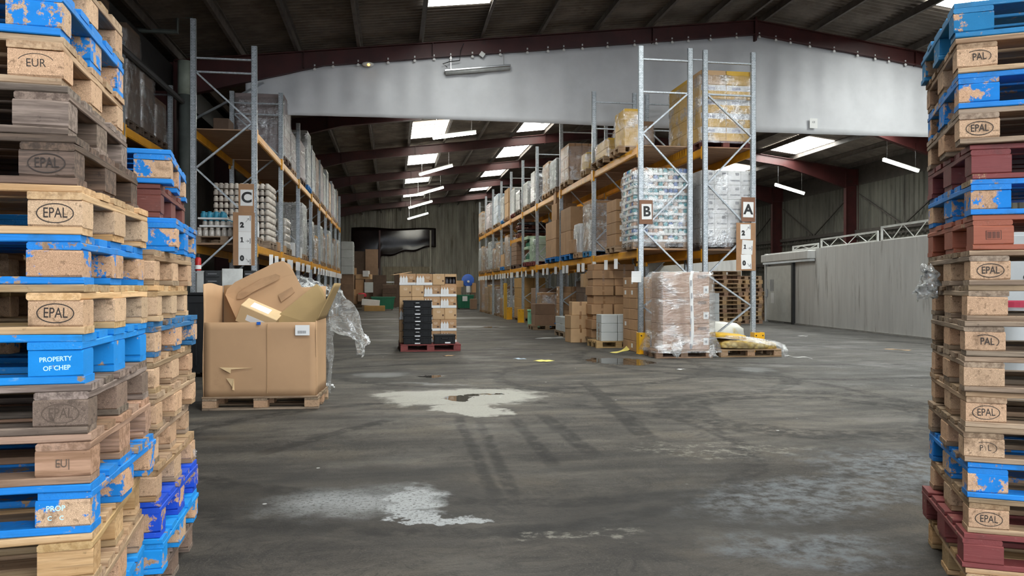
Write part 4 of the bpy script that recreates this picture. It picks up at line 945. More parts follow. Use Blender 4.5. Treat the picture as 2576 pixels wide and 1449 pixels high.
for k in range(5):
    for i in range(4):
        for j in range(2):
            if not (j == 0 or i == 0 or k == 4): continue
            o = carton(.282, .44, .292, (6.375+i*.286, 15.23+j*.45, Z1+.144+k*.295), 0, 'white', 'white box in the filmed stack on the lower beam of rack A', 'white boxes on rack A')
            if j == 0: ob('printed_square', bx(.02, -.222, .19, .10, -.2205, .25), printg, o); ob('printed_line', bx(-.09, -.222, .075, .12, -.2205, .105), printg, o)
wrap(6.225, 15.0, Z1+.05, 7.385, 15.92, Z1+.144+1.48, 'shiny film around the white boxes on rack A', FILM, seed=5)
wload('hi', 6.3, 7.3, 19.0, 20.0, Z1, 1.2, 2, 2, 4, 'brown', 'brown cartons', 'lower beam of rack A, second bay', 'wood', FILM)
wload('hi', 6.3, 7.3, 22.6, 24.0, Z2, .9, 2, 2, 3, 'dull', 'dull cartons', 'upper beam of rack A, third bay', 'wood')
# ---------------------------------------------------------- rack B, floor level
def pile(rows, where, group, m='brown'):
    for (x, y, z, w, d, h, rz, tp, lab, mm, txt) in rows: carton(w, d, h, (x, y, z), rz, mm or m, txt+', '+where, None, tp, lab)
block(4.87, 5.80, 15.06, 15.96, 0, 1.52, 3, 2, 7, 'brown', 'brown carton in the seven high stack behind the end post of rack B', 'seven high cartons at the end of rack B', 'lo', None, '-x')
pallet_small('pale pallet jutting out under the white boxes beside rack B', (4.86, 16.62, 0), 0, pw['fresh'], None, 1.0, .8)
for k in range(3):
    for i in range(2): carton(.36, .42, .19, (4.66+i*.37, 16.47, .144+k*.192), 0, 'greywhite', 'small white box stacked on the pale pallet beside rack B', 'white boxes on the pale pallet', 'x' if k < 2 else None)
carton(.25, .3, .2, (5.2, 16.5, .144), 0, 'green', 'small lime green box behind the white boxes by rack B')
pallet_small('old pallet under the leaning carton column of rack B', (5.1, 17.75, 0), 0, pw['old'], None, 1.1, .85); rng = random.Random(4)
zz = .144
for k, h in enumerate((.20, .22, .12, .24, .2, .22, .17, .19, .15)):
    for i in range(2): carton(.5, .55+.1*(k % 2), h-.004, (4.83+i*.51+rng.uniform(-.03, .03), 17.66, zz), rng.uniform(-.05, .05), 'brown', 'brown carton in the uneven taped column between the white boxes and the box pile', 'cartons of the uneven column', 'y', None)
    zz += h
load('lo', 4.9, 5.9, 18.7, 19.4, 0, 1.15, 2, 1, 2, 'dull', 'tall grey filmed carton', 'floor of rack B, second bay', 'old', FILM)
carton(.55, .5, .34, (5.0, 18.95, 1.31), -.1, 'tan', 'loose tan carton on the tall grey filmed one', None, 'y')
for k, (w_, d_, h, dx, r, tx) in enumerate(((.50, .46, .33, 0, .08, 'bottom'), (.47, .44, .32, -.02, .12, 'middle'), (.42, .40, .32, .03, -.05, 'top'))):
    carton(w_, d_, h-.003, (4.42+dx, 18.15, sum((.33, .32, .32)[:k])), r, 'tan', '%s box of the three taped boxes standing in the aisle' % tx, None, 'y')
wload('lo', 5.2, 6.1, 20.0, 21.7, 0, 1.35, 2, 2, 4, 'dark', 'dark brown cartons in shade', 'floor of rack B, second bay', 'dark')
pallet_small('wooden pallet under the flat white boxes, floor of rack B', (4.95, 20.4, 0), 0, pw['wood'], None, 1.0, 1.2)
for k in range(2):
    for j in range(2): carton(.6, .56, .19, (4.78, 20.12+j*.58, .144+k*.192), .03*k, 'greywhite', 'flat white box near the floor of rack B, behind the three taped boxes', 'flat white boxes by rack B', None, '-y')
load('lo', 4.95, 5.85, 22.4, 23.2, 0, 1.2, 3, 2, 7, 'brown', 'small cartons with white labels', 'floor of rack B, third bay', 'wood', None, None, '-x')
pallet_small('wooden pallet under the two square cartons by rack B', (4.75, 23.9, 0), 0, pw['wood'], None, .9, .9)
for k in range(2): carton(.62, .6, .33, (4.68, 23.85, .144+k*.332), .05*k, 'dull', '%s square brown carton on a pallet beside the mint bin' % ('upper' if k else 'lower'))
bm = bmesh.new(); abox(bm, (0, 0, .28), (.35, .35, .56), bev=.02); t = tag(ob('plastic_bin', bm, mat('mint_plastic', (.25, .62, .40), .5), None, (4.62, 25.1, 0)), 'small mint green plastic bin by the foot of rack B', 'bin'); ob('rim', bx(-.19, -.19, .54, .19, .19, .58, .006), mat('mint_plastic', (0, 0, 0)), t)
load('lo', 4.85, 5.85, 25.1, 25.85, 0, 1.0, 2, 2, 5, 'brown', 'cartons with dark hand holes', 'floor of rack B, third bay', 'blue', FILM)
wload('lo', 4.9, 5.9, 26.4, 27.3, 0, 1.15, 2, 2, 3, 'dull', 'dull cartons', 'floor of rack B, fourth bay', 'wood')
wload('lo', 4.95, 5.9, 29.4, 31.4, 0, 1.55, 2, 2, 4, 'gold', 'golden brown cartons', 'floor of the tunnel bay of rack B', 'wood')
bm = bmesh.new(); abox(bm, (0, 0, .75), (.12, .22, 1.5), bev=.01); tag(ob('edge_board', bm, cart['yellow'], None, (4.72, 32.2, 0)), 'tall mustard board standing against a post deep in rack B', 'board')
for i, (y, m_, h) in enumerate(((32.5, 'greywhite', .8), (33.5, 'brown', .7), (35.3, 'dull', 1.2), (37.8, 'gold', 1.3), (39.1, 'tan', 1.2), (41.4, 'brown', 1.6))):
    wload('lo', 4.78, 5.85, y, y+1.0, 0, h, 2, 2, 3, m_, 'bulky load', 'floor of rack B, %s of the six deepest' % ['first', 'second', 'third', 'fourth', 'fifth', 'last'][i], 'wood', SILVER if i in (0, 2) else FILM)
# ---------------------------------------------------------- rack C, lower beam level
jar_w = mat('white_jar', (.56, .50, .44), .35, var=.1, rnd=.12); lid_w = mat('cream_lid', (.70, .64, .56), .4, rnd=.06); glassy = mat('clear_jar', (.46, .43, .39), .12, rnd=.2, spec=.8); lid_b = mat('blue_lid', (.03, .25, .38), .4, rnd=.08)
njar = 0
def jars(x0, x1, y0, y1, z0, nx, ny, nz, r, h, label, group, bm_, lm_, side='hi', bulge=None, step=None):
    global njar
    ai = nx-1 if side == 'hi' else 0
    for k in range(nz):
        for i in range(nx):
            for j in range(ny):
                if not (j == 0 or i == ai or (k == nz-1 and j < 4)): continue
                x = x0+(i+.5)*(x1-x0)/nx; y = y0+(j+.5)*(y1-y0)/ny
                o = tag(ob('jar', lathe_me('jar_%s' % r, [(r*.9, 0), (r, h*.06), (r, h*.66), (r*.62, h*.80), (r*.62, h*.99)]), bm_, None, (x, y, z0+k*(step or h))), label, 'jar', group)
                ob('lid', lathe_me('lid_%s' % r, [(r*.70, h*.79), (r*.72, h*.81), (r*.72, h*.985), (r*.66, h*.998)]), lm_, o); njar += 1
pallet_small('wooden pallet with clear jars at the end of rack C', (-3.06, 15.4, C1), 0, pw['old'], None, 1.12, .8)
jars(-3.6, -2.6, 15.05, 15.6, C1+.144, 9, 2, 1, .052, .17, 'clear glass jar on the first pallet of rack C', 'clear jars at the end of rack C', glassy, lid_w)
tag(ob('tray', bx(-.42, -.25, 0, .42, .25, .035, .004), cart['white'], None, (-3.1, 15.33, C1+.144+.172)), 'white tray holding blue topped jars, lower of two on rack C', 'tray')
jars(-3.5, -2.75, 15.1, 15.5, C1+.144+.207, 7, 2, 1, .048, .11, 'blue topped jar in the lower white tray on rack C', 'blue topped jars, lower tray', glassy, lid_b)
tag(ob('tray', bx(-.26, -.2, 0, .26, .2, .035, .004), cart['white'], None, (-3.3, 15.32, C1+.144+.318)), 'white tray holding blue topped jars, upper of two on rack C', 'tray')
jars(-3.54, -3.08, 15.14, 15.5, C1+.144+.353, 4, 2, 1, .05, .12, 'blue topped jar in the upper white tray on rack C', 'blue topped jars, upper tray', lid_b, lid_b)
carton(.22, .3, .3, (-2.62, 15.4, C1+.144), .1, 'white', 'white carton with blue tops at the end of rack C')
pallet_small('wooden pallet under the tall wall of white jars on rack C', (-3.02, 16.85, C1), 0, pw['old'], None, 1.15, 1.0)
jars(-3.56, -2.46, 16.35, 17.35, C1+.144, 11, 8, 9, .048, .132, 'white jar with cream lid in the tall jar wall on rack C', 'jars of the tall jar wall', jar_w, lid_w)
carton(.3, .28, .2, (-2.62, 17.9, C1), .0, 'brown', 'small brown box beside the jar wall on rack C'); carton(.3, .28, .18, (-2.62, 18.9, C1), 0, 'tan', 'open tan box on the lower beam of rack C, second bay')
pallet_small('wooden pallet under low clear jars, second bay of rack C', (-3.02, 19.6, C1), 0, pw['old'], None, 1.1, .9)
jars(-3.0, -2.48, 19.2, 20.0, C1+.144, 4, 5, 4, .06, .18, 'clear jar in the low block, second bay of rack C', 'clear jars of the low block', glassy, lid_w)
carton(.28, .3, .34, (-2.6, 20.5, C1), .0, 'white', 'white box with folded top on the lower beam of rack C', None)
carton(.28, .3, .30, (-2.6, 22.05, C1), .0, 'white', 'white box in front of the grey jar wall on rack C', None)
load('hi', -3.58, -2.46, 22.5, 23.6, C1, 1.45, 7, 6, 9, 'greywhite', 'grey jar packs', 'lower beam of rack C, third bay', 'wood', SILVER, jit=.02, name='jar_pack', cat='pack')
wload('hi', -3.58, -2.5, 25.2, 26.2, C1, 1.2, 1, 1, 1, 'black', 'black covered load', 'lower beam of rack C, fourth bay', 'wood', SILVER)
wload('hi', -3.58, -2.48, 26.4, 27.4, C1, .8, 2, 2, 2, 'gold', 'bulging orange brown load', 'lower beam of rack C, fourth bay', 'wood', SILVER)
for i, y in enumerate((28.0, 29.2, 30.7, 31.9, 33.4, 34.6, 36.1, 37.3)):
    wload('hi', -3.58, -2.46, y, y+.95, C1, (1.25, 1.0, 1.15, 1.35, .95, 1.2, 1.1, 1.3)[i], 2, 2, 4, ('greywhite', 'dull', 'tan', 'greywhite')[i % 4], 'silvery jar load', 'lower beam of rack C, %s of the eight deepest' % ['first', 'second', 'third', 'fourth', 'fifth', 'sixth', 'seventh', 'last'][i], 'wood', SILVER)
for i, y in enumerate((22.4, 25.4, 27.9, 29.1, 30.7, 31.9, 33.3, 34.5, 36.0)):
    wload('hi', -3.58, -2.46, y, y+1.05, 0, (.9, 1.0, 1.2, 1.1, 1.3, 1.2, 1.25, 1.1, 1.3)[i], 2, 2, 4, ('greywhite', 'dull', 'greywhite')[i % 3], 'silvery floor load', 'floor of rack C, %s of nine from the front' % ['first', 'second', 'third', 'fourth', 'fifth', 'sixth', 'seventh', 'eighth', 'last'][i], 'wood', SILVER)
# ---------------------------------------------------------- rack C, upper beam level
wload('hi', -3.58, -2.44, 18.55, 19.75, C2, 1.42, 1, 2, 6, 'purple', 'purplish brown trays in film', 'upper beam of rack C, second bay', 'dark', FILM)
wload('hi', -3.58, -2.5, 20.3, 21.3, C2, .95, 2, 2, 4, 'purple', 'lower purplish packs', 'upper beam of rack C, second bay', 'wood', FILM)
wload('hi', -3.58, -2.48, 22.2, 23.3, C2, 1.05, 2, 2, 3, 'purple', 'bagged brown packs', 'upper beam of rack C, third bay', 'dark', FILM)
wload('hi', -3.58, -2.44, 23.6, 24.6, C2, 1.6, 2, 2, 6, 'greywhite', 'tall silver filmed packs', 'upper beam of rack C, third bay', 'blue', SILVER)
for i, (y, h, m_) in enumerate(((25.3, 1.35, 'greywhite'), (26.5, 1.3, 'dull'), (28.2, 1.35, 'purple'), (29.3, 1.2, 'greywhite'), (30.6, 1.5, 'greywhite'), (32.0, 1.2, 'tan'), (33.6, 1.4, 'purple'), (34.6, 1.3, 'greywhite'), (36.2, 1.45, 'dull'))):
    wload('hi', -3.58, -2.46, y, y+.95, C2, h, 2, 2, 3, m_, 'filmed load', 'upper beam of rack C, %s of the nine deepest' % ['first', 'second', 'third', 'fourth', 'fifth', 'sixth', 'seventh', 'eighth', 'last'][i], 'wood', SILVER if m_ == 'greywhite' else FILM)
carton(.3, .5, .5, (-3.4, 16.6, C2), 0, 'dark', 'dark carton alone on the upper boards of rack C, first bay')
# ---------------------------------------------------------- rack D by the left wall
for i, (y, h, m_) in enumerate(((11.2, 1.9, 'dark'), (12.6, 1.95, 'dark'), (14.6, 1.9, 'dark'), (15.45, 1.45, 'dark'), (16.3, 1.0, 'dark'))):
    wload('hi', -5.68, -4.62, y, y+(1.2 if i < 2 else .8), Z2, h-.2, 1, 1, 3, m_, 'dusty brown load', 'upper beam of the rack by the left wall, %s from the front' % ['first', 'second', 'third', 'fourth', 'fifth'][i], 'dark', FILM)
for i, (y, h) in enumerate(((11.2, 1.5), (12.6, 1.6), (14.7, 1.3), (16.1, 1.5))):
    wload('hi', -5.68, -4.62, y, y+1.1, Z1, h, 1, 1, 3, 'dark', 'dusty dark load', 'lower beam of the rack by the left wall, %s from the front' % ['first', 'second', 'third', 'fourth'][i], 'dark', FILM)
# ================================================================ things standing about the floor
def sheet_px(rows, D, m, name, parent=None, nu=10, sub=4, amp=.03, seed=0, thick=.0015, closed=False):
    "a loose sheet whose rows run between measured left/right points; rows: ((lx,ly,[D]),(rx,ry,[D]))"
    pts = [(P(a[0], a[1], a[2] if len(a) > 2 else D), P(b[0], b[1], b[2] if len(b) > 2 else D)) for a, b in rows]
    n = (len(pts)-1)*sub
    bm = bmesh.new()
    def fn(u, v):
        t = v*(len(pts)-1); i = min(int(t), len(pts)-2); f = t-i
        a = pts[i][0].lerp(pts[i+1][0], f); b = pts[i][1].lerp(pts[i+1][1], f); q = a.lerp(b, u)
        w = mnoise.noise_vector(Vector((u*3.5+seed*7, v*5, seed))); w2 = mnoise.noise_vector(Vector((u*9+seed, v*13, seed*3)))
        return q+w*amp+w2*amp*.4
    grid(bm, nu, n, fn)
    o = smooth(ob(name, bm, m, parent)); md = o.modifiers.new('thick', 'SOLIDIFY'); md.thickness = thick
    if parent is not None: o.matrix_parent_inverse = parent.matrix_world.inverted() if False else Matrix.Translation(parent.location).inverted()
    return o
def poly_px(pts, m, name, thick=.006, dy=0.):
    "a flat stiff sheet cut to an outline; pts (px,py,D)"
    v = [P(*p) for p in pts]; c = sum(v, Vector())/len(v); bm = bmesh.new()
    vs = [bm.verts.new(q-c) for q in v]; f = bm.faces.new(vs); f.normal_update()
    r = bmesh.ops.extrude_face_region(bm, geom=[f]); nv = [e for e in r['geom'] if isinstance(e, bmesh.types.BMVert)]
    bmesh.ops.translate(bm, vec=f.normal*thick, verts=nv); bmesh.ops.recalc_face_normals(bm, faces=bm.faces)
    return ob(name, bm, m, None, c), c
# ---- the big cardboard bin on its pallet
bo, brz = (-.775, 8.52, 0), -.05
pallet('pallet', 'worn wooden pallet carrying the big open cardboard bin', bo, brz, 'old', None, 'R', seed=91)
kraft = mat('kraft_board', (.50, .305, .165), .75, var=.05, scale=1.5, rnd=.03, dirt=((.36, .21, .11), 1.3, .6)); kraft_in = mat('kraft_inside', (.44, .27, .14), .8, var=.06, scale=2, rnd=.05)
kraft_ol = mat('olive_kraft', (.38, .26, .115), .8, var=.06, scale=2, rnd=.05); kraft_lt = mat('light_kraft', (.66, .47, .26), .75, var=.05, rnd=.05)
t = thing('cardboard_bin', 'large open cardboard bin full of waste cardboard on a wooden pallet', 'cardboard bin', (bo[0], bo[1], .1455), brz)
T_ = .008
def panel(name, fn, nu=10, nv=8, m=kraft):
    bm = bmesh.new(); grid(bm, nu, nv, fn); o = smooth(ob(name, bm, m, t)); o.modifiers.new('t', 'SOLIDIFY').thickness = T_; return o
wv = lambda a, b, s: .012*mnoise.noise(Vector((a*2, b*2, s)))
panel('front_panel', lambda u, v: (-1.185+1.16*u, .012+wv(u, v, 1)-.015*math.sin(PI*u)*math.sin(PI*v), .785*v), 16, 10)
panel('left_panel', lambda u, v: (-1.188+wv(u, v, 2), .012+.775*u, (1.19+.015*math.sin(u*5))*v))
panel('back_panel', lambda u, v: (-1.185+1.16*u, .787+wv(u, v, 3), (1.18+.02*math.sin(u*6))*v), m=kraft_in)
panel('right_panel', lambda u, v: (-.022+wv(u, v, 4), .012+.775*u, .80*v))
panel('right_flap', lambda u, v: (-.02+.19*v+.02*math.sin(u*4)*v, .03+.72*u, .80+.40*v), m=kraft_ol)
panel('front_flap', lambda u, v: (-1.16+1.1*u, .03+.035*v+.02*v*math.sin(u*5), .785-.03*v), 12, 3, kraft_lt)
lb = ob('address_label', bx(-.075, -.001, -.055, .075, .001, .055), paper, t, (-.165, -.0125, .70))
bm = bmesh.new()
for i in range(16): bar(bm, (-.05+i*.0058, -.0015, -.035), (-.05+i*.0058, -.0015, -.005), .0032 if i % 3 else .0015, .0005)
ob('barcode', bm, black, lb)
ob('blue_tape', bx(-.02, -.004, -.015, .02, .003, .015), mat('blue_tape', (.01, .13, .60), .5), t, (-.62, -.006, .775))
bm = bmesh.new(); f = bm.faces.new([bm.verts.new(q) for q in ((-.05, -.004, .06), (.03, -.008, .05), (.02, -.03, -.06), (.035, -.006, -.07))]); ob('torn_flap', bm, kraft_lt, t, (-.90, -.014, .14)).modifiers.new('t', 'SOLIDIFY').thickness = .004
bm = bmesh.new(); bm.faces.new([bm.verts.new(q) for q in ((-.09, -.004, .012), (.25, -.003, .004), (.03, -.012, -.01), (.03, -.025, -.05), (-.03, -.01, -.025))]); ob('torn_flap', bm, kraft_lt, t, (-.93, -.014, .30)).modifiers.new('t', 'SOLIDIFY').thickness = .004
ob('box_seam', bx(-.004, -.003, .03, .004, .0, .77), kraft_in, t, (-.53, -.008, 0))
# waste inside it
o, c = poly_px([(600, 815, 8.72), (567, 742, 8.9), (572, 728, 8.92), (592, 710, 8.95), (690, 662, 9.05), (712, 657, 9.06), (730, 666, 9.05), (742, 690, 9.0), (768, 740, 8.9), (705, 815, 8.74)], kraft, 'cardboard_sheet')
tag(o, 'large round cornered folded cardboard sheet sticking out of the cardboard bin', 'cardboard')
b2, c2 = poly_px([(596, 752, 8.85), (598, 738, 8.87), (612, 725, 8.88), (660, 700, 8.94), (694, 689, 8.96), (706, 694, 8.95), (702, 703, 8.93), (640, 733, 8.87), (610, 752, 8.85)], mat('shaded_kraft', (.40, .24, .13), .8, rnd=0), 'shadow_band', .0015); b2.parent = o; b2.location = c2-c+Vector((0, -.008, 0))  # crease shadow laid on as a strip of darker kraft
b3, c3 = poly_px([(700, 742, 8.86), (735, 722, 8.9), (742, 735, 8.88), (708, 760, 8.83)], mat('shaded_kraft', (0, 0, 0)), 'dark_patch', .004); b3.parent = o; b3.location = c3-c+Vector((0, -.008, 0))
o, c = poly_px([(700, 820, 8.62), (704, 790, 8.66), (768, 738, 8.8), (797, 714, 8.86), (812, 728, 8.83), (821, 760, 8.74), (818, 780, 8.7), (798, 820, 8.6)], kraft_ol, 'cardboard_sheet'); tag(o, 'greenish brown cardboard flap at the right end of the cardboard bin', 'cardboard')
p = P(655, 792, 8.62); sb = tag(ob('small_box', bx(-.21, -.12, -.13, .21, .12, .08, .006), kraft_lt, None, p, (.35, .42, -.05)), 'small light kraft box with a white label on top of the cardboard waste', 'box')
ob('paper_label', bx(-.13, -.122, -.07, .08, -.1205, .0), paper, sb, (.02, 0, .0)); ob('paper_label', bx(-.12, -.07, .0805, .09, .06, .082), paper, sb)
# ---- black bins and plastic film behind it
blk = mat('black_plastic', (.010, .011, .013), .45, var=.1, rnd=.1)
def bin_(label, x, y, w_, d_, h, m, lid=True, wheels=True, cat='bin', name='waste_bin', rz=0):
    t = thing(name, label, cat, (x, y, 0), rz); bm = bmesh.new()
    vs = [[bm.verts.new((sx*w_/2*s, sy*d_/2*s, z)) for sx, sy in ((-1, -1), (1, -1), (1, 1), (-1, 1))] for z, s in ((.07, .86), (h*.92, .98), (h*.92, 1.05), (h, 1.05))]
    for A, B in zip(vs, vs[1:]):
        for k in range(4): bm.faces.new((A[k], A[(k+1) % 4], B[(k+1) % 4], B[k]))
    bm.faces.new(vs[0][::-1])
    bm.faces.new(vs[-1]); ob('body', bm, m, t)
    bm = bmesh.new()
    for i in range(3): abox(bm, (-w_*.3+i*w_*.3, -d_*.475, h*.5), (.03, .03, h*.7))
    ob('ribs', bm, m, t)
    if lid: ob('lid', bx(-w_*.54, -d_*.54, h, w_*.54, d_*.54, h+.05, .02), m, t)
    if wheels:
        for sx in (-1, 1):
            for sy in (-1, 1): bm = bmesh.new(); lathe(bm, [(.055, -.02), (.06, -.012), (.06, .012), (.055, .02)], 12); bm.transform(Matrix.Rotation(PI/2, 4, 'Y')); ob('wheel', bm, black, t, (sx*w_*.38, sy*d_*.36, .06))
    else: ob('base_rim', bx(-w_*.42, -d_*.42, 0, w_*.42, d_*.42, .08), m, t)
    return t
q = P(800, 724, 9.95); bin_('black wheeled bin behind the right side of the cardboard bin', q.x-.21, q.y, .62, .6, 1.16, blk)
q = P(520, 724, 11.5); bin_('black wheeled bin seen between the pallet stack and the cardboard bin', q.x+.10, q.y, .58, .62, 1.18, blk)
ft = thing('plastic_film', 'crumpled clear plastic sheet hanging over the black bin beside the cardboard bin', 'plastic sheet', P(850, 800, 9.6))
sheet_px([((826, 735, 9.75), (864, 733, 9.6)), ((829, 765, 9.6), (884, 758, 9.5)), ((828, 798, 9.55), (903, 795, 9.4)), ((832, 828, 9.5), (918, 838, 9.4)), ((858, 838, 9.5), (926, 855, 9.4)), ((890, 852, 9.45), (921, 872, 9.4)), ((905, 895, 9.45), (913, 898, 9.4))], 9.5, CLEAR, 'hanging_corner', ft, 14, 5, .06, 1)
sheet_px([((822, 800, 9.62), (846, 800, 9.55)), ((820, 850, 9.62), (842, 850, 9.55)), ((823, 910, 9.6), (838, 905, 9.55)), ((821, 987, 9.55), (831, 990, 9.5))], 9.5, CLEAR, 'lower_fold', ft, 6, 5, .03, 2)
sheet_px([((735, 700, 10.0), (760, 693, 10.0)), ((745, 712, 9.9), (800, 708, 9.9)), ((745, 740, 9.7), (835, 735, 9.7))], 9.8, CLEAR, 'bunched_top', ft, 12, 5, .05, 3)
for x, y, s_ in ((824, 971, .06), (835, 972, .05), (840, 976, .03)):
    g = G(x, y); bm = bmesh.new(); bmesh.ops.create_icosphere(bm, subdivisions=1, radius=s_*.5)
    for v in bm.verts: v.co *= random.uniform(.6, 1.2)
    bm.transform(Matrix.Translation((0, 0, s_*.35))); tag(ob('paper_scrap', bm, paper, None, g), 'crumpled white scrap on the floor at the right foot of the cardboard bin', 'scrap', 'white scraps beside the cardboard bin')
# workbench behind
q0, q1 = P(470, 724, 12.6), P(655, 724, 12.6)
t = thing('workbench', 'black workbench behind the cardboard bin at the foot of rack C', 'workbench', (q0.x, q0.y, 0), 0); W_ = q1.x-q0.x
ob('top', bx(0, 0, 1.14, W_, .6, 1.19, .006), blk, t); ob('front_panel', bx(.03, .05, .06, W_-.03, .08, 1.14), blk, t)
for x in (.03, W_-.09):
    for y in (.03, .5): ob('leg', bx(x, y, 0, x+.06, y+.06, 1.14), blk, t)
def atop(px0, px1, top, d_, m, name, label, cat, y=.1, hz=1.19):
    a = P(px0, 724, 12.6).x; b = P(px1, 724, 12.6).x
    return tag(ob(name, bx(a, q0.y+y, hz, b, q0.y+y+d_, top, .006), m), label, cat)
gpan = mat('pale_grey_panel', (.42, .43, .42), .6, rnd=.04); dkg = mat('charcoal_drawers', (.03, .032, .034), .5, rnd=.05)
atop(490, 507, 1.58, .4, gpan, 'storage_box', 'pale grey box at the left end of the black workbench', 'box')
for a, b, lbx in ((509, 549, 'charcoal drawer unit at the middle of the black workbench'), (607, 636, 'charcoal drawer unit at the right of the black workbench')):
    o = atop(a, b, 1.585, .4, dkg, 'drawer_unit', lbx, 'drawer unit'); xa = P(a, 724, 12.6).x; xb = P(b, 724, 12.6).x
    for k in range(3):
        z = 1.24+k*.12; d = ob('drawer', bx(xa+.02, q0.y+.085, z, xb-.02, q0.y+.1, z+.10, .004), dkg, o); ob('handle', bx((xa+xb)/2-.07, q0.y+.072, z+.04, (xa+xb)/2+.07, q0.y+.085, z+.055), alu, d)
atop(552, 603, 1.615, .04, mat('whitish_board', (.58, .59, .57), .6), 'board', 'whitish board standing on the black workbench', 'board')
c_ = P(489, 724, 12.7); t = thing('spray_can', 'red and white can on the pale grey box by the workbench', 'can', (c_.x+.02, q0.y+.25, 1.58))
bm = bmesh.new(); lathe(bm, [(.045, 0), (.05, .01), (.05, .2), (.03, .225)], 12); smooth(ob('body', bm, mat('red_label', (.55, .02, .02), .4), t)); bm = bmesh.new(); lathe(bm, [(.028, .22), (.03, .23), (.03, .27), (.02, .28)], 10); ob('cap', bm, blk, t); bm = bmesh.new(); lathe(bm, [(.0505, .03), (.0512, .035), (.0512, .09), (.0505, .095)], 12); ob('white_label', bm, paper, t)
# ---- red pallet with bottle cartons and black crates in the aisle
rx, ry = .18, 15.88
pr = pallet('pallet', 'dull red pallet in the aisle carrying black crates and bottle cartons', (rx, ry, 0), .02, 'red', None, 'L', seed=44); pr.scale = (1.02, 1.0, 1.03)
pallet_small('red pallet behind, carrying the rear of the bottle cartons', (rx+.58, ry+1.23, 0), 0.02, pw['bred'], None, 1.2, .8)
zb = .149; hh = .241
_bp = None
def bottle_print(o, w_, d_, h, wide):
    global _bp
    if wide:
        bm = bmesh.new()
        for i in range(3):
            x = -w_*.5+.035+i*.056
            pr_ = [(x-.026, -h*.26), (x+.026, -h*.26), (x+.026, h*.12), (x+.008, h*.25), (x+.006, h*.33), (x-.006, h*.33), (x-.008, h*.25), (x-.026, h*.12)]
            bm.faces.new([bm.verts.new((a, -d_/2-.0022, h/2+b)) for a, b in pr_])
        ob('bottle_print', bm, cart['white'], o)
        ob('white_band', bx(-w_/2, -d_/2-.0015, .004, w_/2, -d_/2-.0005, h*.24), cart['white'], o)
    bm = bmesh.new(); x0 = w_*.22 if wide else 0
    pv = None
    for i in range(9):
        a = PI*i/8; q = [bm.verts.new((x0+r_*math.cos(a), -d_/2-.0012, h*.74+r_*.45*math.sin(a))) for r_ in (.028, .036)]
        if pv: bm.faces.new((pv[0], pv[1], q[1], q[0]))
        pv = q
    for k, ww in enumerate((.04, .032)): abox(bm, (x0, -d_/2-.0012, h*.69-.02*k), (ww*2, .0006, .009))
    ob('arched_logo', bm, mat('pale_print', (.66, .52, .38), .7, rnd=0), o); ob('printed_square', bx(w_*.30, -d_/2-.0015, h*.30, w_*.44, -d_/2-.0008, h*.46), mat('brown_print', (.12, .06, .03), .7, rnd=0), o)
for k in range(6):
    pat = 'LLSS' if k in (5, 2) else 'SSLL'
    if k in (0, 1): pat = 'SSLL'
    x = rx-.02
    for i, c_ in enumerate(pat):
        w_ = .345 if c_ == 'L' else .255
        if k == 5 and i == 3:
            o = thing('open_carton', 'open bottle carton showing dark bottles, top right of the stack in the aisle', 'box', (x+w_/2, ry+.72, zb+k*hh))
            ob('body', bx(-w_/2+.004, -.2, .0, w_/2-.004, .22, .03), cart['brown'], o); ob('top_flap', bx(-w_/2+.004, -.222, hh-.065, w_/2-.004, .22, hh-.003, .004), cart['tan'], o)
            for s in (-1, 1): ob('side_panel', bx(s*w_/2-.004*s, -.22, .03, s*w_/2-.012*s, .22, hh-.06), cart['brown'], o)
            ob('back_panel', bx(-w_/2+.01, .1, .03, w_/2-.01, .12, hh-.06), cart['dark'], o)
            for b_ in range(3): bm = bmesh.new(); lathe(bm, [(.034, .03), (.036, .04), (.036, .12), (.014, .155), (.014, .172)], 10); smooth(ob('bottle', bm, mat('dark_bottle', (.05, .045, .05), .2), o, (-.075+b_*.075, -.13, 0)))
        else:
            o = carton(w_-.004, .44, hh-.003, (x+w_/2, ry+.72, zb+k*hh), random.uniform(-.008, .008), 'brown' if c_ == 'L' else 'tan', ('wide brown carton printed with three white bottles in the aisle stack' if c_ == 'L' else 'narrow brown carton with pale arched print in the aisle stack'), 'three bottle cartons' if c_ == 'L' else 'narrow bottle cartons')
            bottle_print(o, w_-.004, .44, hh-.003, c_ == 'L')
        x += w_
for k in range(6):
    for j in range(2): carton(.6, .36, hh-.003, (rx+.28+j*.6, ry+1.14, zb+k*hh), 0, 'brown', 'plain rear carton at the back of the bottle carton stack', 'rear cartons of the aisle stack')
carton(.4, .3, .012, (rx+.02, ry+.7, zb+6*hh), 0, 'tan', 'loose cardboard flap on top of the bottle carton stack', None, cat='cardboard', name='cardboard_flap').rotation_euler = (0, -.16, .2)
crate_m = mat('black_crate', (.006, .0065, .007), .4, var=.1, rnd=.1, spec=.2); silver_l = mat('whitish_label', (.75, .76, .78), .5, rnd=.05)
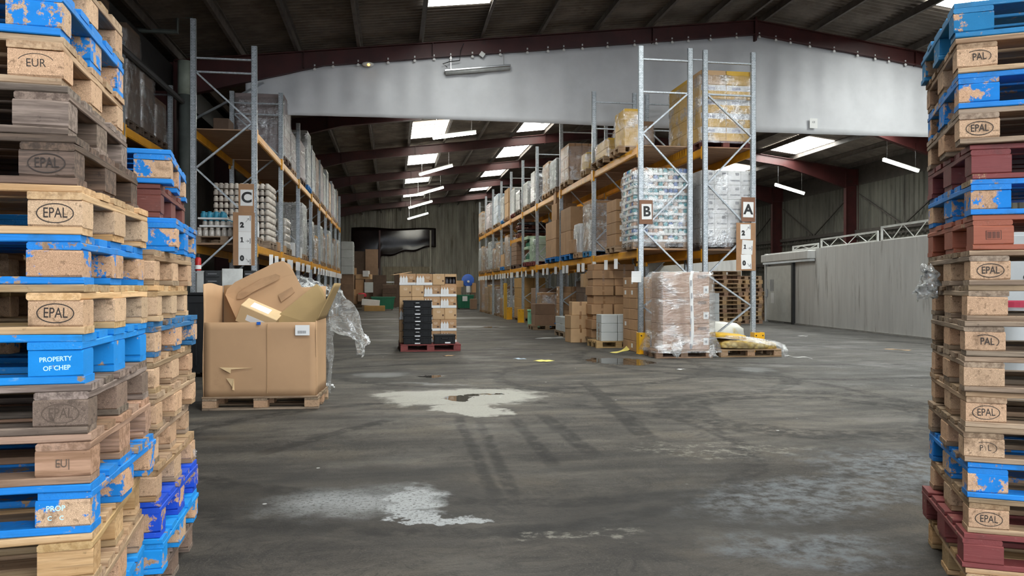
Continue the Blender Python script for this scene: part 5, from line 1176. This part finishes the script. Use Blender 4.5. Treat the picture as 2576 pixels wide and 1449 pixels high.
def crate(x, y, z, w_, d_, h, label, group=None, small=False):
    t = thing('plastic_crate', label, 'crate', (x, y, z), random.uniform(-.015, .015), group)
    bm = bmesh.new(); abox(bm, (0, 0, h*.46), (w_*.95, d_*.95, h*.92), bev=.008); ob('body', bm, crate_m, t)
    ob('rim', bx(-w_/2, -d_/2, h*.82, w_/2, d_/2, h, .006), crate_m, t)
    bm = bmesh.new()
    for s in (-1, 1):
        for i in range(2): abox(bm, (s*(w_*.2+i*w_*.18), -d_*.48, h*.42), (.016, .02, h*.7))
    ob('ribs', bm, crate_m, t)
    bm = bmesh.new(); tube(bm, [(-.07, -d_*.48, h*.62), (-.06, -d_*.5-.012, h*.58), (.06, -d_*.5-.012, h*.58), (.07, -d_*.48, h*.62)], .009, 6); ob('handle', bm, crate_m, t)
    ob('paper_label', bx(-.055, -d_*.5-.004, h*.06, .055, -d_*.5+.01, h*.20), silver_l, t, (0 if not small else .06, 0, 0)); 
    if not small: ob('handle_plate', bx(-.036, -d_*.5-.003, h*.60, .036, -d_*.5+.012, h*.70), silver_l, t)
for k in range(6): crate(rx+.345, ry+.22, zb+k*.149, .60, .40, .148, '%s black plastic crate in the crate stack on the red pallet' % ['lowest', 'second lowest', 'third lowest', 'third highest', 'second highest', 'topmost'][k], 'stacked black crates')
crate(rx+.90, ry+.22, zb, .45, .36, .19, 'single low black crate beside the crate stack on the red pallet', None, True)
# ---- film-wrapped tall boxes at the end of rack B
wx, wy = 4.80, 13.66
pallet('pallet', 'brown pallet under the three tall filmed boxes', (wx, wy, 0), -.03, 'brown', None, 'L', seed=12).scale = (.90, 1, 1)
for k in range(3):
    h = .482; o = carton(.90, .70, h-.004, (wx+.62, wy+.42, .146+k*h), -.03, mat('pinkish_carton', (.46, .285, .19), .7, var=.05, rnd=.03), '%s of the three tall filmed boxes in front of rack B' % ['lowest', 'middle', 'top'][k], 'tall filmed boxes')
    ob('hand_hole', bx(.22, -.352, h*.76, .39, -.349, h*.88), mat('shadowed_card', (.20, .13, .09), .8, rnd=0), o); l_ = ob('paper_label', bx(.33, -.353, h*.18, .43, -.3505, h*.46), paper, o); ob('printed_square', bx(.36, -.3545, h*.26, .40, -.353, h*.36), printg, l_)
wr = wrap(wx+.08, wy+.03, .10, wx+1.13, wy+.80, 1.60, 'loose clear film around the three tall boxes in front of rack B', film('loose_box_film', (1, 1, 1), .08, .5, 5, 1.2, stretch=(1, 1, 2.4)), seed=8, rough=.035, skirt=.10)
sheet_px([((1738, 682, 14.03), (1746, 682, 14.03)), ((1733, 700, 14.02), (1742, 700, 14.02)), ((1736, 760, 14.02), (1744, 760, 14.02)), ((1738, 830, 14.02), (1746, 830, 14.02)), ((1735, 876, 14.02), (1742, 876, 14.02))], 14, paper, 'printed_band', None, 2, 4, .004, 5); st = bpy.context.scene.objects['printed_band']; [ob('printed_mark', bx(-.012, -.002, -.05, .012, .002, .05), printg, st, P(1738.5+2*math.sin(i*1.2), 712+i*32, 14.0)) for i in range(6)]; tag(st, 'white printed strap hanging down the front of the filmed boxes', 'strap')
o = sheet_px([((1692, 862, 13.95), (1722, 862, 13.95)), ((1688, 880, 13.9), (1716, 880, 13.9)), ((1696, 897, 13.95), (1706, 901, 13.9))], 13.9, CLEAR, 'film_tail', None, 6, 5, .04, 6); tag(o, 'loose film tail hanging over the pallet front below the filmed boxes', 'film')
o = sheet_px([((1784, 868, 14.0), (1797, 866, 14.0)), ((1782, 884, 13.95), (1800, 882, 13.95)), ((1788, 899, 13.95), (1806, 897, 13.95))], 13.9, CLEAR, 'film_tail', None, 6, 5, .04, 7); tag(o, 'bunched film end on the floor between the two pallets', 'film')
# ---- yellow sacks on a pallet
sx0 = G(1812, 899); sy = sx0.y-.02
pallet('pallet', 'wooden pallet carrying the yellow sacks in front of rack A', (sx0.x, sy, 0), -.02, 'wood', None, 'L', seed=33)
def sack_mat():
    k = NT('yellow_net_sack'); v, r = k.obj(); vo = k.n('TexVoronoi', 0, Vector=v, Scale=11.0); n = k.noise(v, 5, 4, .6)
    c = k.mix(k.step(n, .35, .65), (.60, .40, .06), (.52, .42, .22)); c = k.mix(k.math('MULTIPLY', k.step(vo, .35, .75), .6), c, (.22, .13, .04))
    k.bs(Base_Color=c, Roughness=.7); k.bump(k.math('SUBTRACT', 1.0, vo), .9, .03); return k.m
sackm = sack_mat(); sackp = mat('pale_yellow_sack', (.62, .45, .12), .6, var=.15, rnd=.08, bump=.6, bscale=8)
def sack(label, c, s, rz, m, tilt=0., seed=0):
    bm = bmesh.new(); bmesh.ops.create_uvsphere(bm, u_segments=32, v_segments=16, radius=1)
    for v in bm.verts:
        p = v.co.copy(); e = .45; q = Vector([math.copysign(abs(a)**e, a) for a in p]); q = q.normalized()*0+Vector((q.x, q.y, q.z)); q = q.lerp(p*1.1, .35)
        n = mnoise.noise(p*3+Vector((seed*5, 0, 0))); q *= 1+.09*n
        if q.z < -.5: q.z = -.5-(q.z+.5)*.15*-1
        v.co = Vector((q.x*s[0]/2, q.y*s[1]/2, q.z*s[2]/2))
    zmin = min(v.co.z for v in bm.verts); bm.transform(Matrix.Translation((0, 0, -zmin)))
    bm.transform(Matrix.Rotation(tilt, 4, 'Y'))
    return tag(smooth(ob('sack', bm, m, None, c, (0, 0, rz))), label, 'sack', None)
sack('lumpy yellow net sack lying along the front of the sack pallet', (sx0.x+.62, sy+.22, .145), (1.10, .42, .20), 0, sackm, .03, 1)
sack('yellow net sack at the back of the sack pallet', (sx0.x+.60, sy+.60, .145), (1.14, .40, .22), .02, sackm, 0, 2)
sack('bright yellow sack folded over the left end of the sack pallet', (sx0.x+.28, sy+.40, .33), (.66, .60, .13), .1, mat('bright_yellow_sack', (.72, .43, .03), .6, var=.15, rnd=.05, bump=.8, bscale=9), .08, 3)
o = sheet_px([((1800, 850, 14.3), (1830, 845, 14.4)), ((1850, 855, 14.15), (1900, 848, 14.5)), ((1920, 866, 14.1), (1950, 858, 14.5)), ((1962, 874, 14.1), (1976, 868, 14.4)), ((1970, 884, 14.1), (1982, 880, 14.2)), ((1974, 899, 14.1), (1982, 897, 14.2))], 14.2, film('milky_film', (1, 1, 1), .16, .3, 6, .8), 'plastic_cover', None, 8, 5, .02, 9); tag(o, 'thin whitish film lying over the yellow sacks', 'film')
g0, g1 = G(1975, 897), G(2042, 902); bm = bmesh.new(); grid(bm, 14, 2, lambda u, v: (g0.x+(g1.x-g0.x)*u+.0, g0.y+(g1.y-g0.y)*u+.05*math.sin(u*6)+(v-.5)*.06, .012+.012*math.sin(u*11)+.004*v)); o = ob('film_strip', bm, white, None); o.modifiers.new('t', 'SOLIDIFY').thickness = .003; tag(o, 'white film strip trailing on the floor from the sack pallet', 'film strip')
# bundle and cartons behind them, on the floor of rack A
pallet_small('old pallet under the white bundle inside rack A', (6.80, 15.55, 0), 0, pw['old'], None, 1.0, .9)
sack('big white plastic bundle with yellow showing through, on the floor inside rack A', (6.78, 15.52, .145), (.98, .84, .56), .05, mat('milky_bundle', (.74, .73, .66), .35, var=.12, scale=2.5, rnd=0, dirt=((.70, .52, .12), 3.2, .56), bump=.8, bscale=5), .06, 5)
block(6.75, 7.55, 17.1, 17.7, 0, 1.18, 3, 2, 5, 'greywhite', 'cream carton in the low stack behind the white bundle of rack A', 'cream cartons behind rack A', 'lo')
block(6.3, 6.9, 16.6, 17.0, 0, .85, 2, 1, 3, 'brown', 'brown carton on the floor at the back of rack A', 'brown cartons on the floor of rack A', 'lo')
for s_, (px, D, n, m_, dsc) in enumerate(((1812, 27.0, 13, 'wood', 'left'), (1866, 28.5, 12, 'terra', 'middle'), (1905, 31.5, 8, 'wood', 'right'))):
    q = P(px, 724, D)
    for k in range(n): pallet_small('tan pallet in the %s of the three pallet stacks by the cold room door' % dsc, (q.x+random.uniform(-.03, .03), q.y, k*.1445), random.uniform(-.03, .03), pw[('wood', 'brown', 'wood', 'fresh')[(k*3+s_) % 4]], 'pallets of the %s stack by the cold room' % dsc)
struct(ob('wall_partition', bx(10.6, 30.0, 0, 14.2, 30.1, 2.75), cr))
wb = tag(ob('whiteboard', bx(-.75, -.02, -.45, .75, .02, .45), mat('cream_board', (.66, .65, .58), .4), None, P(1665, 690, 21)), 'cream board in a black frame behind rack A', 'board')
for a in ((-.77, -.47, .77, -.43), (-.77, .43, .77, .47), (-.77, -.47, -.73, .47), (.73, -.47, .77, .47)): ob('board_frame', bx(a[0], -.03, a[1], a[2], .03, a[3]), black, wb)
ob('stand', bx(-.03, .02, -1.72, .03, .08, .45), black, wb)
# ---- far end of the aisle
def pbox(px0, pyt, px1, pyb, D, dep, m, label, group=None, tape=None, cat='box', name='cardboard_box', rz=0):
    a, b = P(px0, pyt, D), P(px1, pyb, D); z0 = max(0, b.z); return carton(abs(b.x-a.x), dep, a.z-z0, ((a.x+b.x)/2, (a.y+b.y)/2+dep/2, z0), rz, m, label, group, tape, None, cat, name)
FD = 50.0
for k in range(4): pbox(858, 608+k*20.5, 888, 628+k*20.5, 44.5, .9, 'greywhite', 'silvery tier of the tall filmed stack beyond the end of rack C', 'tiers of the tall filmed stack', name='pack', cat='pack')
q0_, q1_ = P(858, 608, 44.5), P(888, 690, 44.5); wrap(q0_.x-.02, q0_.y-.02, q1_.z, q1_.x+.02, q0_.y+.93, q0_.z+.02, 'film around the tall stack beyond the end of rack C', SILVER, seed=3)
for k in range(3): pbox(857, 690+k*26, 889, 716+k*26 if k < 2 else 775, 44.6, .9, 'dull', 'brown carton supporting the tall filmed stack beyond rack C', 'cartons under the tall filmed stack')
for (a, b, c_, d_, m_, dep, l_) in ((889, 632, 918, 697, 'dark', .5, 'tall dark brown carton behind the waste heap, left one'), (919, 627, 951, 699, 'dull', .5, 'tall brown carton behind the waste heap, right one')):
    pbox(a, b, c_, 780, 54, dep, m_, l_)
heap = [(862, 676, 880, 694, 47, 'tan', 'white labelled carton on top of the left waste heap'), (880, 674, 896, 692, 47, 'brown', 'brown carton at the top of the left waste heap'), (896, 690, 934, 702, 46.6, 'tan', 'opened flat carton across the waste heap'), (893, 703, 914, 742, 46.5, 'brown', 'upright brown carton in the waste heap'), (862, 700, 893, 740, 46.6, 'dull', 'big dull carton in the waste heap'),
        (914, 681, 928, 696, 46.4, 'white', 'white printed box on the waste heap'), (915, 710, 937, 736, 46.4, 'greywhite', 'grey sheet covered carton in the waste heap'), (868, 728, 893, 752, 46.0, 'tan', 'small tan carton low in the waste heap'), (871, 742, 900, 765, 45.5, 'brown', 'lowest brown carton of the waste heap'), (898, 740, 914, 758, 45.2, 'dull', 'small dull carton beside the waste heap')]
for i, (a, b, c_, d_, D, m_, l_) in enumerate(heap): pbox(a, b, c_, d_ if d_ < 700 and False else d_, D, .7, m_, l_, rz=.12*math.sin(i*2.3))
for k in range(3): pallet_small('pallet under the waste heap at the far end of the aisle', (P(885, 724, 46).x+.1, P(885, 724, 46).y+.3, k*.1445), 0, pw['old'], 'pallets under the waste heap', 1.3, 1.0)
o = carton(1.0, .5, .34, (P(932, 724, 44).x, P(932, 724, 44).y, .30), 0, 'white', 'long white carton lying tilted in front of the green bin'); o.rotation_euler = (0, .09, 0)
carton(1.15, .5, .3, (P(942, 724, 43.6).x, P(942, 724, 43.6).y, 0), .05, 'gold', 'long golden carton flat on the floor below the white one')
gm = mat('green_plastic', (.012, .17, .085), .45, var=.1, rnd=.08)
q = P(964, 724, 45.5); bin_('wide green bin beside the waste heap at the far end', q.x, q.y, 1.35, .9, .78, gm, False)
q = P(1170, 724, 47.5); bt = bin_('green bin with a white notice near the blue fan', q.x, q.y, 1.0, .8, .88, gm, False); ob('paper_notice', bx(-.2, -.46, .5, .1, -.45, .8), paper, bt)
sack('crumpled red bag on the waste heap', (P(911, 724, 45.8).x, P(911, 724, 45.8).y, .76), (.5, .4, .3), 0, mat('red_bag', (.45, .02, .04), .5), 0, 8)
q = P(1177, 724, 49); ft_ = thing('pedestal_fan', 'blue round pedestal fan near the green bin at the far end', 'fan', (q.x, q.y, 0))
bm = bmesh.new(); lathe(bm, [(.26, 0), (.28, .02), (.1, .05)], 16); ob('base', bm, black, ft_); bm = bmesh.new(); tube(bm, [(0, 0, .04), (0, 0, 1.5)], .025, 8); ob('pole', bm, alu, ft_)
fanb = mat('blue_plastic', (.05, .14, .55), .4)
bm = bmesh.new(); lathe(bm, [(.12, -.06), (.36, -.03), (.40, 0), (.36, .03), (.12, .08)], 20); bm.transform(Matrix.Rotation(PI/2, 4, 'X')); ob('guard', bm, fanb, ft_, (0, 0, 1.78)); bm = bmesh.new(); lathe(bm, [(.08, 0), (.08, .05), (.05, .07)], 12); bm.transform(Matrix.Rotation(PI/2, 4, 'X')); ob('hub', bm, white, ft_, (.02, -.05, 1.7)); ob('control_box', bx(-.12, -.12, 1.0, .12, .06, 1.42, .02), white, ft_)
for i, (a, b, c_, d_, D, m_, l_) in enumerate(((1148, 706, 1166, 722, 48.5, 'tan', 'small tan carton left of the blue fan'), (1143, 722, 1160, 745, 48, 'brown', 'upper brown carton left of the green bin'), (1143, 745, 1160, 776, 48, 'dull', 'lower brown carton left of the green bin'), (1188, 712, 1198, 736, 49, 'brown', 'brown carton right of the blue fan'), (1184, 736, 1197, 752, 48.5, 'dark', 'dark carton right of the green bin'), (1184, 752, 1200, 778, 46, 'dull', 'brown sack-like carton near the rack end by the green bin'))):
    pbox(a, b, c_, d_, D, .6, m_, l_)
for i in range(5):
    bm = bmesh.new(); abox(bm, (0, 0, .16), (.95, .7, .30), bev=.02); q = P(980, 724, 52); tag(ob('crate', bm, cart['dark'], None, (q.x, q.y, i*.305)), 'dark crate in the crate tower behind the green bin', 'crate', 'dark crates behind the green bin')
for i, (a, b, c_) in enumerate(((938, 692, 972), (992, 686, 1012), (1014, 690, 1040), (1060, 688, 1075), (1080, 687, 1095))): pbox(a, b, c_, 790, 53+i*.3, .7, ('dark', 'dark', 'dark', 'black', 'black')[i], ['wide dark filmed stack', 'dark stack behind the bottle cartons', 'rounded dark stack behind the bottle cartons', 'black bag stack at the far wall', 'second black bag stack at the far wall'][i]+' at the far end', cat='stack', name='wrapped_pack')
# dark glossy plastic sheeting and pale panels on the far wall
a, b = P(885, 573, 59.72), P(1098, 640, 59.72)
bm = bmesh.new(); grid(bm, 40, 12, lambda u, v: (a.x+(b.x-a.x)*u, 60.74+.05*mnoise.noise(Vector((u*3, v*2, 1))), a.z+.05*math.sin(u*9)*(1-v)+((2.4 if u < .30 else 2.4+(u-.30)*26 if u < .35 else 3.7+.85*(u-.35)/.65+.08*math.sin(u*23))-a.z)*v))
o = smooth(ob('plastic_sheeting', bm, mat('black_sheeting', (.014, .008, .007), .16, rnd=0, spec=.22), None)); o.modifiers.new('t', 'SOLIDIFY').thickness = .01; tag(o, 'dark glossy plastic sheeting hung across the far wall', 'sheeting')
for px in (955, 1083):
    q = P(px, 724, 59.2); bm = bmesh.new(); bar(bm, (0, 0, 0), (0, 0, 5.7), .12, .12); tag(ob('steel_post', bm, steel_red if px < 1000 else clad, None, (q.x, q.y, 0)), 'slim %s post in front of the far wall sheeting' % ('red' if px < 1000 else 'grey'), 'post')
q, q2 = P(962, 724, 59.7), P(1092, 724, 59.7); bm = corr('x', q.y, q.x, q2.x, 0, lambda a_: 2.95, .5, .03, .02); tag(ob('wall_panel', bm, mat('tan_panel', (.28, .24, .17), .7, var=.15, rnd=0)), 'pale tan profiled panels along the foot of the far wall', 'panel')
bm = bmesh.new(); bar(bm, (q.x, q.y-.03, 1.75), (q2.x, q.y-.03, 1.75), .06, .06); tag(ob('guard_rail', bm, alu), 'thin grey rail across the tan panels at the far wall', 'rail')
# ---- litter on the floor
def litter(label, a, b, w_, m, cat='scrap', name='paper_strip', curl=.0, seed=0):
    g, h = G(*a), G(*b); d = (h-g); n = Vector((-d.y, d.x, 0)).normalized(); bm = bmesh.new()
    grid(bm, 10, 2, lambda u, v: (g+d*u+n*((v-.5)*w_+.04*math.sin(u*5+seed)*0)+Vector((0, 0, .006+curl*max(0, u-.6)**2*6+.004*math.sin(u*9+v*3+seed)))))
    o = ob(name, bm, m); o.modifiers.new('t', 'SOLIDIFY').thickness = .002; return tag(o, label, cat)
ylw = mat('yellow_paper', (.80, .68, .18), .7, rnd=0)
litter('yellow sheet of paper flat on the aisle floor', (1352, 907), (1385, 909), .30, ylw)
litter('white tape strip lying on the aisle floor near the three taped boxes', (1350, 852), (1416, 848), .12, white, seed=2)
litter('curled yellow and white strip on the floor in front of the pale pallet', (1542, 888), (1584, 880), .14, ylw, curl=.08, seed=4)
litter('small pale blue scrap on the aisle floor', (1297, 902), (1318, 904), .14, mat('pale_blue_paper', (.5, .62, .72), .6), seed=5)
litter('brown and white scrap on the floor in front of the red pallet', (1118, 896), (1140, 894), .12, cart['tan'], seed=6)
litter('white scrap on the floor left of the long wet patch', (1700, 930), (1722, 929), .05, white, seed=7)
litter('pale scrap on the floor below the cold room door', (2010, 845), (2030, 846), .12, white, seed=8)
litter('tan cardboard strip on the floor along the cold room', (2225, 878), (2290, 882), .12, cart['tan'], seed=9)
# film scraps on the pallet stacks
o = sheet_px([((2326, 668, 3.85), (2342, 672, 3.8)), ((2318, 690, 3.85), (2352, 690, 3.75)), ((2308, 712, 3.85), (2360, 708, 3.75)), ((2300, 728, 3.85), (2352, 728, 3.75)), ((2318, 744, 3.85), (2346, 752, 3.8))], 3.8, CLEAR, 'film_scrap', None, 10, 6, .05, 11); tag(o, 'crumpled clear film caught on the side of the right pallet stack', 'film')
o = sheet_px([((455, 1133, 3.88), (492, 1128, 3.86)), ((452, 1141, 3.86), (497, 1136, 3.84)), ((460, 1150, 3.88), (494, 1146, 3.86))], 3.9, CLEAR, 'film_scrap', None, 8, 5, .012, 12); tag(o, 'torn film scrap clinging to the rear left pallet stack', 'film')

# ---- glimpsed through the gaps of the right pallet stack
offw = mat('off_white_fabric', (.40, .41, .41), .6, var=.06, rnd=.05)
q = P(2578, 724, 9.2); t = thing('cabinet', 'white cabinet seen through the gaps of the right pallet stack', 'cabinet', (q.x, q.y, 0), -.25)
ob('body', bx(-.55, -.3, 0, .55, .3, 1.95, .01), offw, t)
for s_ in (-1, 1): ob('door', bx(s_*.01 if s_ > 0 else -.53, -.325, .08, .53 if s_ > 0 else -.01, -.3, 1.9, .004), offw, t)
bm = bmesh.new(); lathe(bm, [(.03, -.01), (.03, .01)], 12); bm.transform(Matrix.Rotation(PI/2, 4, 'X')); ob('lock', bm, black, t, (-.16, -.33, 1.42))
q = P(2580, 724, 7.4); t = thing('bulk_bag', 'white bulk bag with a red top edge behind the right pallet stack', 'bag', (q.x, q.y, 0), -.2)
bm = bmesh.new(); grid(bm, 40, 16, lambda u, v: ((.42+.03*mnoise.noise(Vector((u*8, v*5, 2))))*math.copysign(abs(math.cos(2*PI*u))**.5, math.cos(2*PI*u))*(1 if 0 < v else 0), (.42+.03*mnoise.noise(Vector((u*8, v*5, 4))))*math.copysign(abs(math.sin(2*PI*u))**.5, math.sin(2*PI*u))*(1 if 0 < v else 0), 1.14*v), closed=True); o = smooth(ob('body', bm, offw, t)); o.modifiers.new('t', 'SOLIDIFY').thickness = .01
bm = bmesh.new(); grid(bm, 40, 2, lambda u, v: (.445*math.copysign(abs(math.cos(2*PI*u))**.5, math.cos(2*PI*u)), .445*math.copysign(abs(math.sin(2*PI*u))**.5, math.sin(2*PI*u)), 1.12+.05*v), closed=True); o = ob('red_edge', bm, mat('red_fabric', (.35, .02, .05), .7), t); o.modifiers.new('t', 'SOLIDIFY').thickness = .012
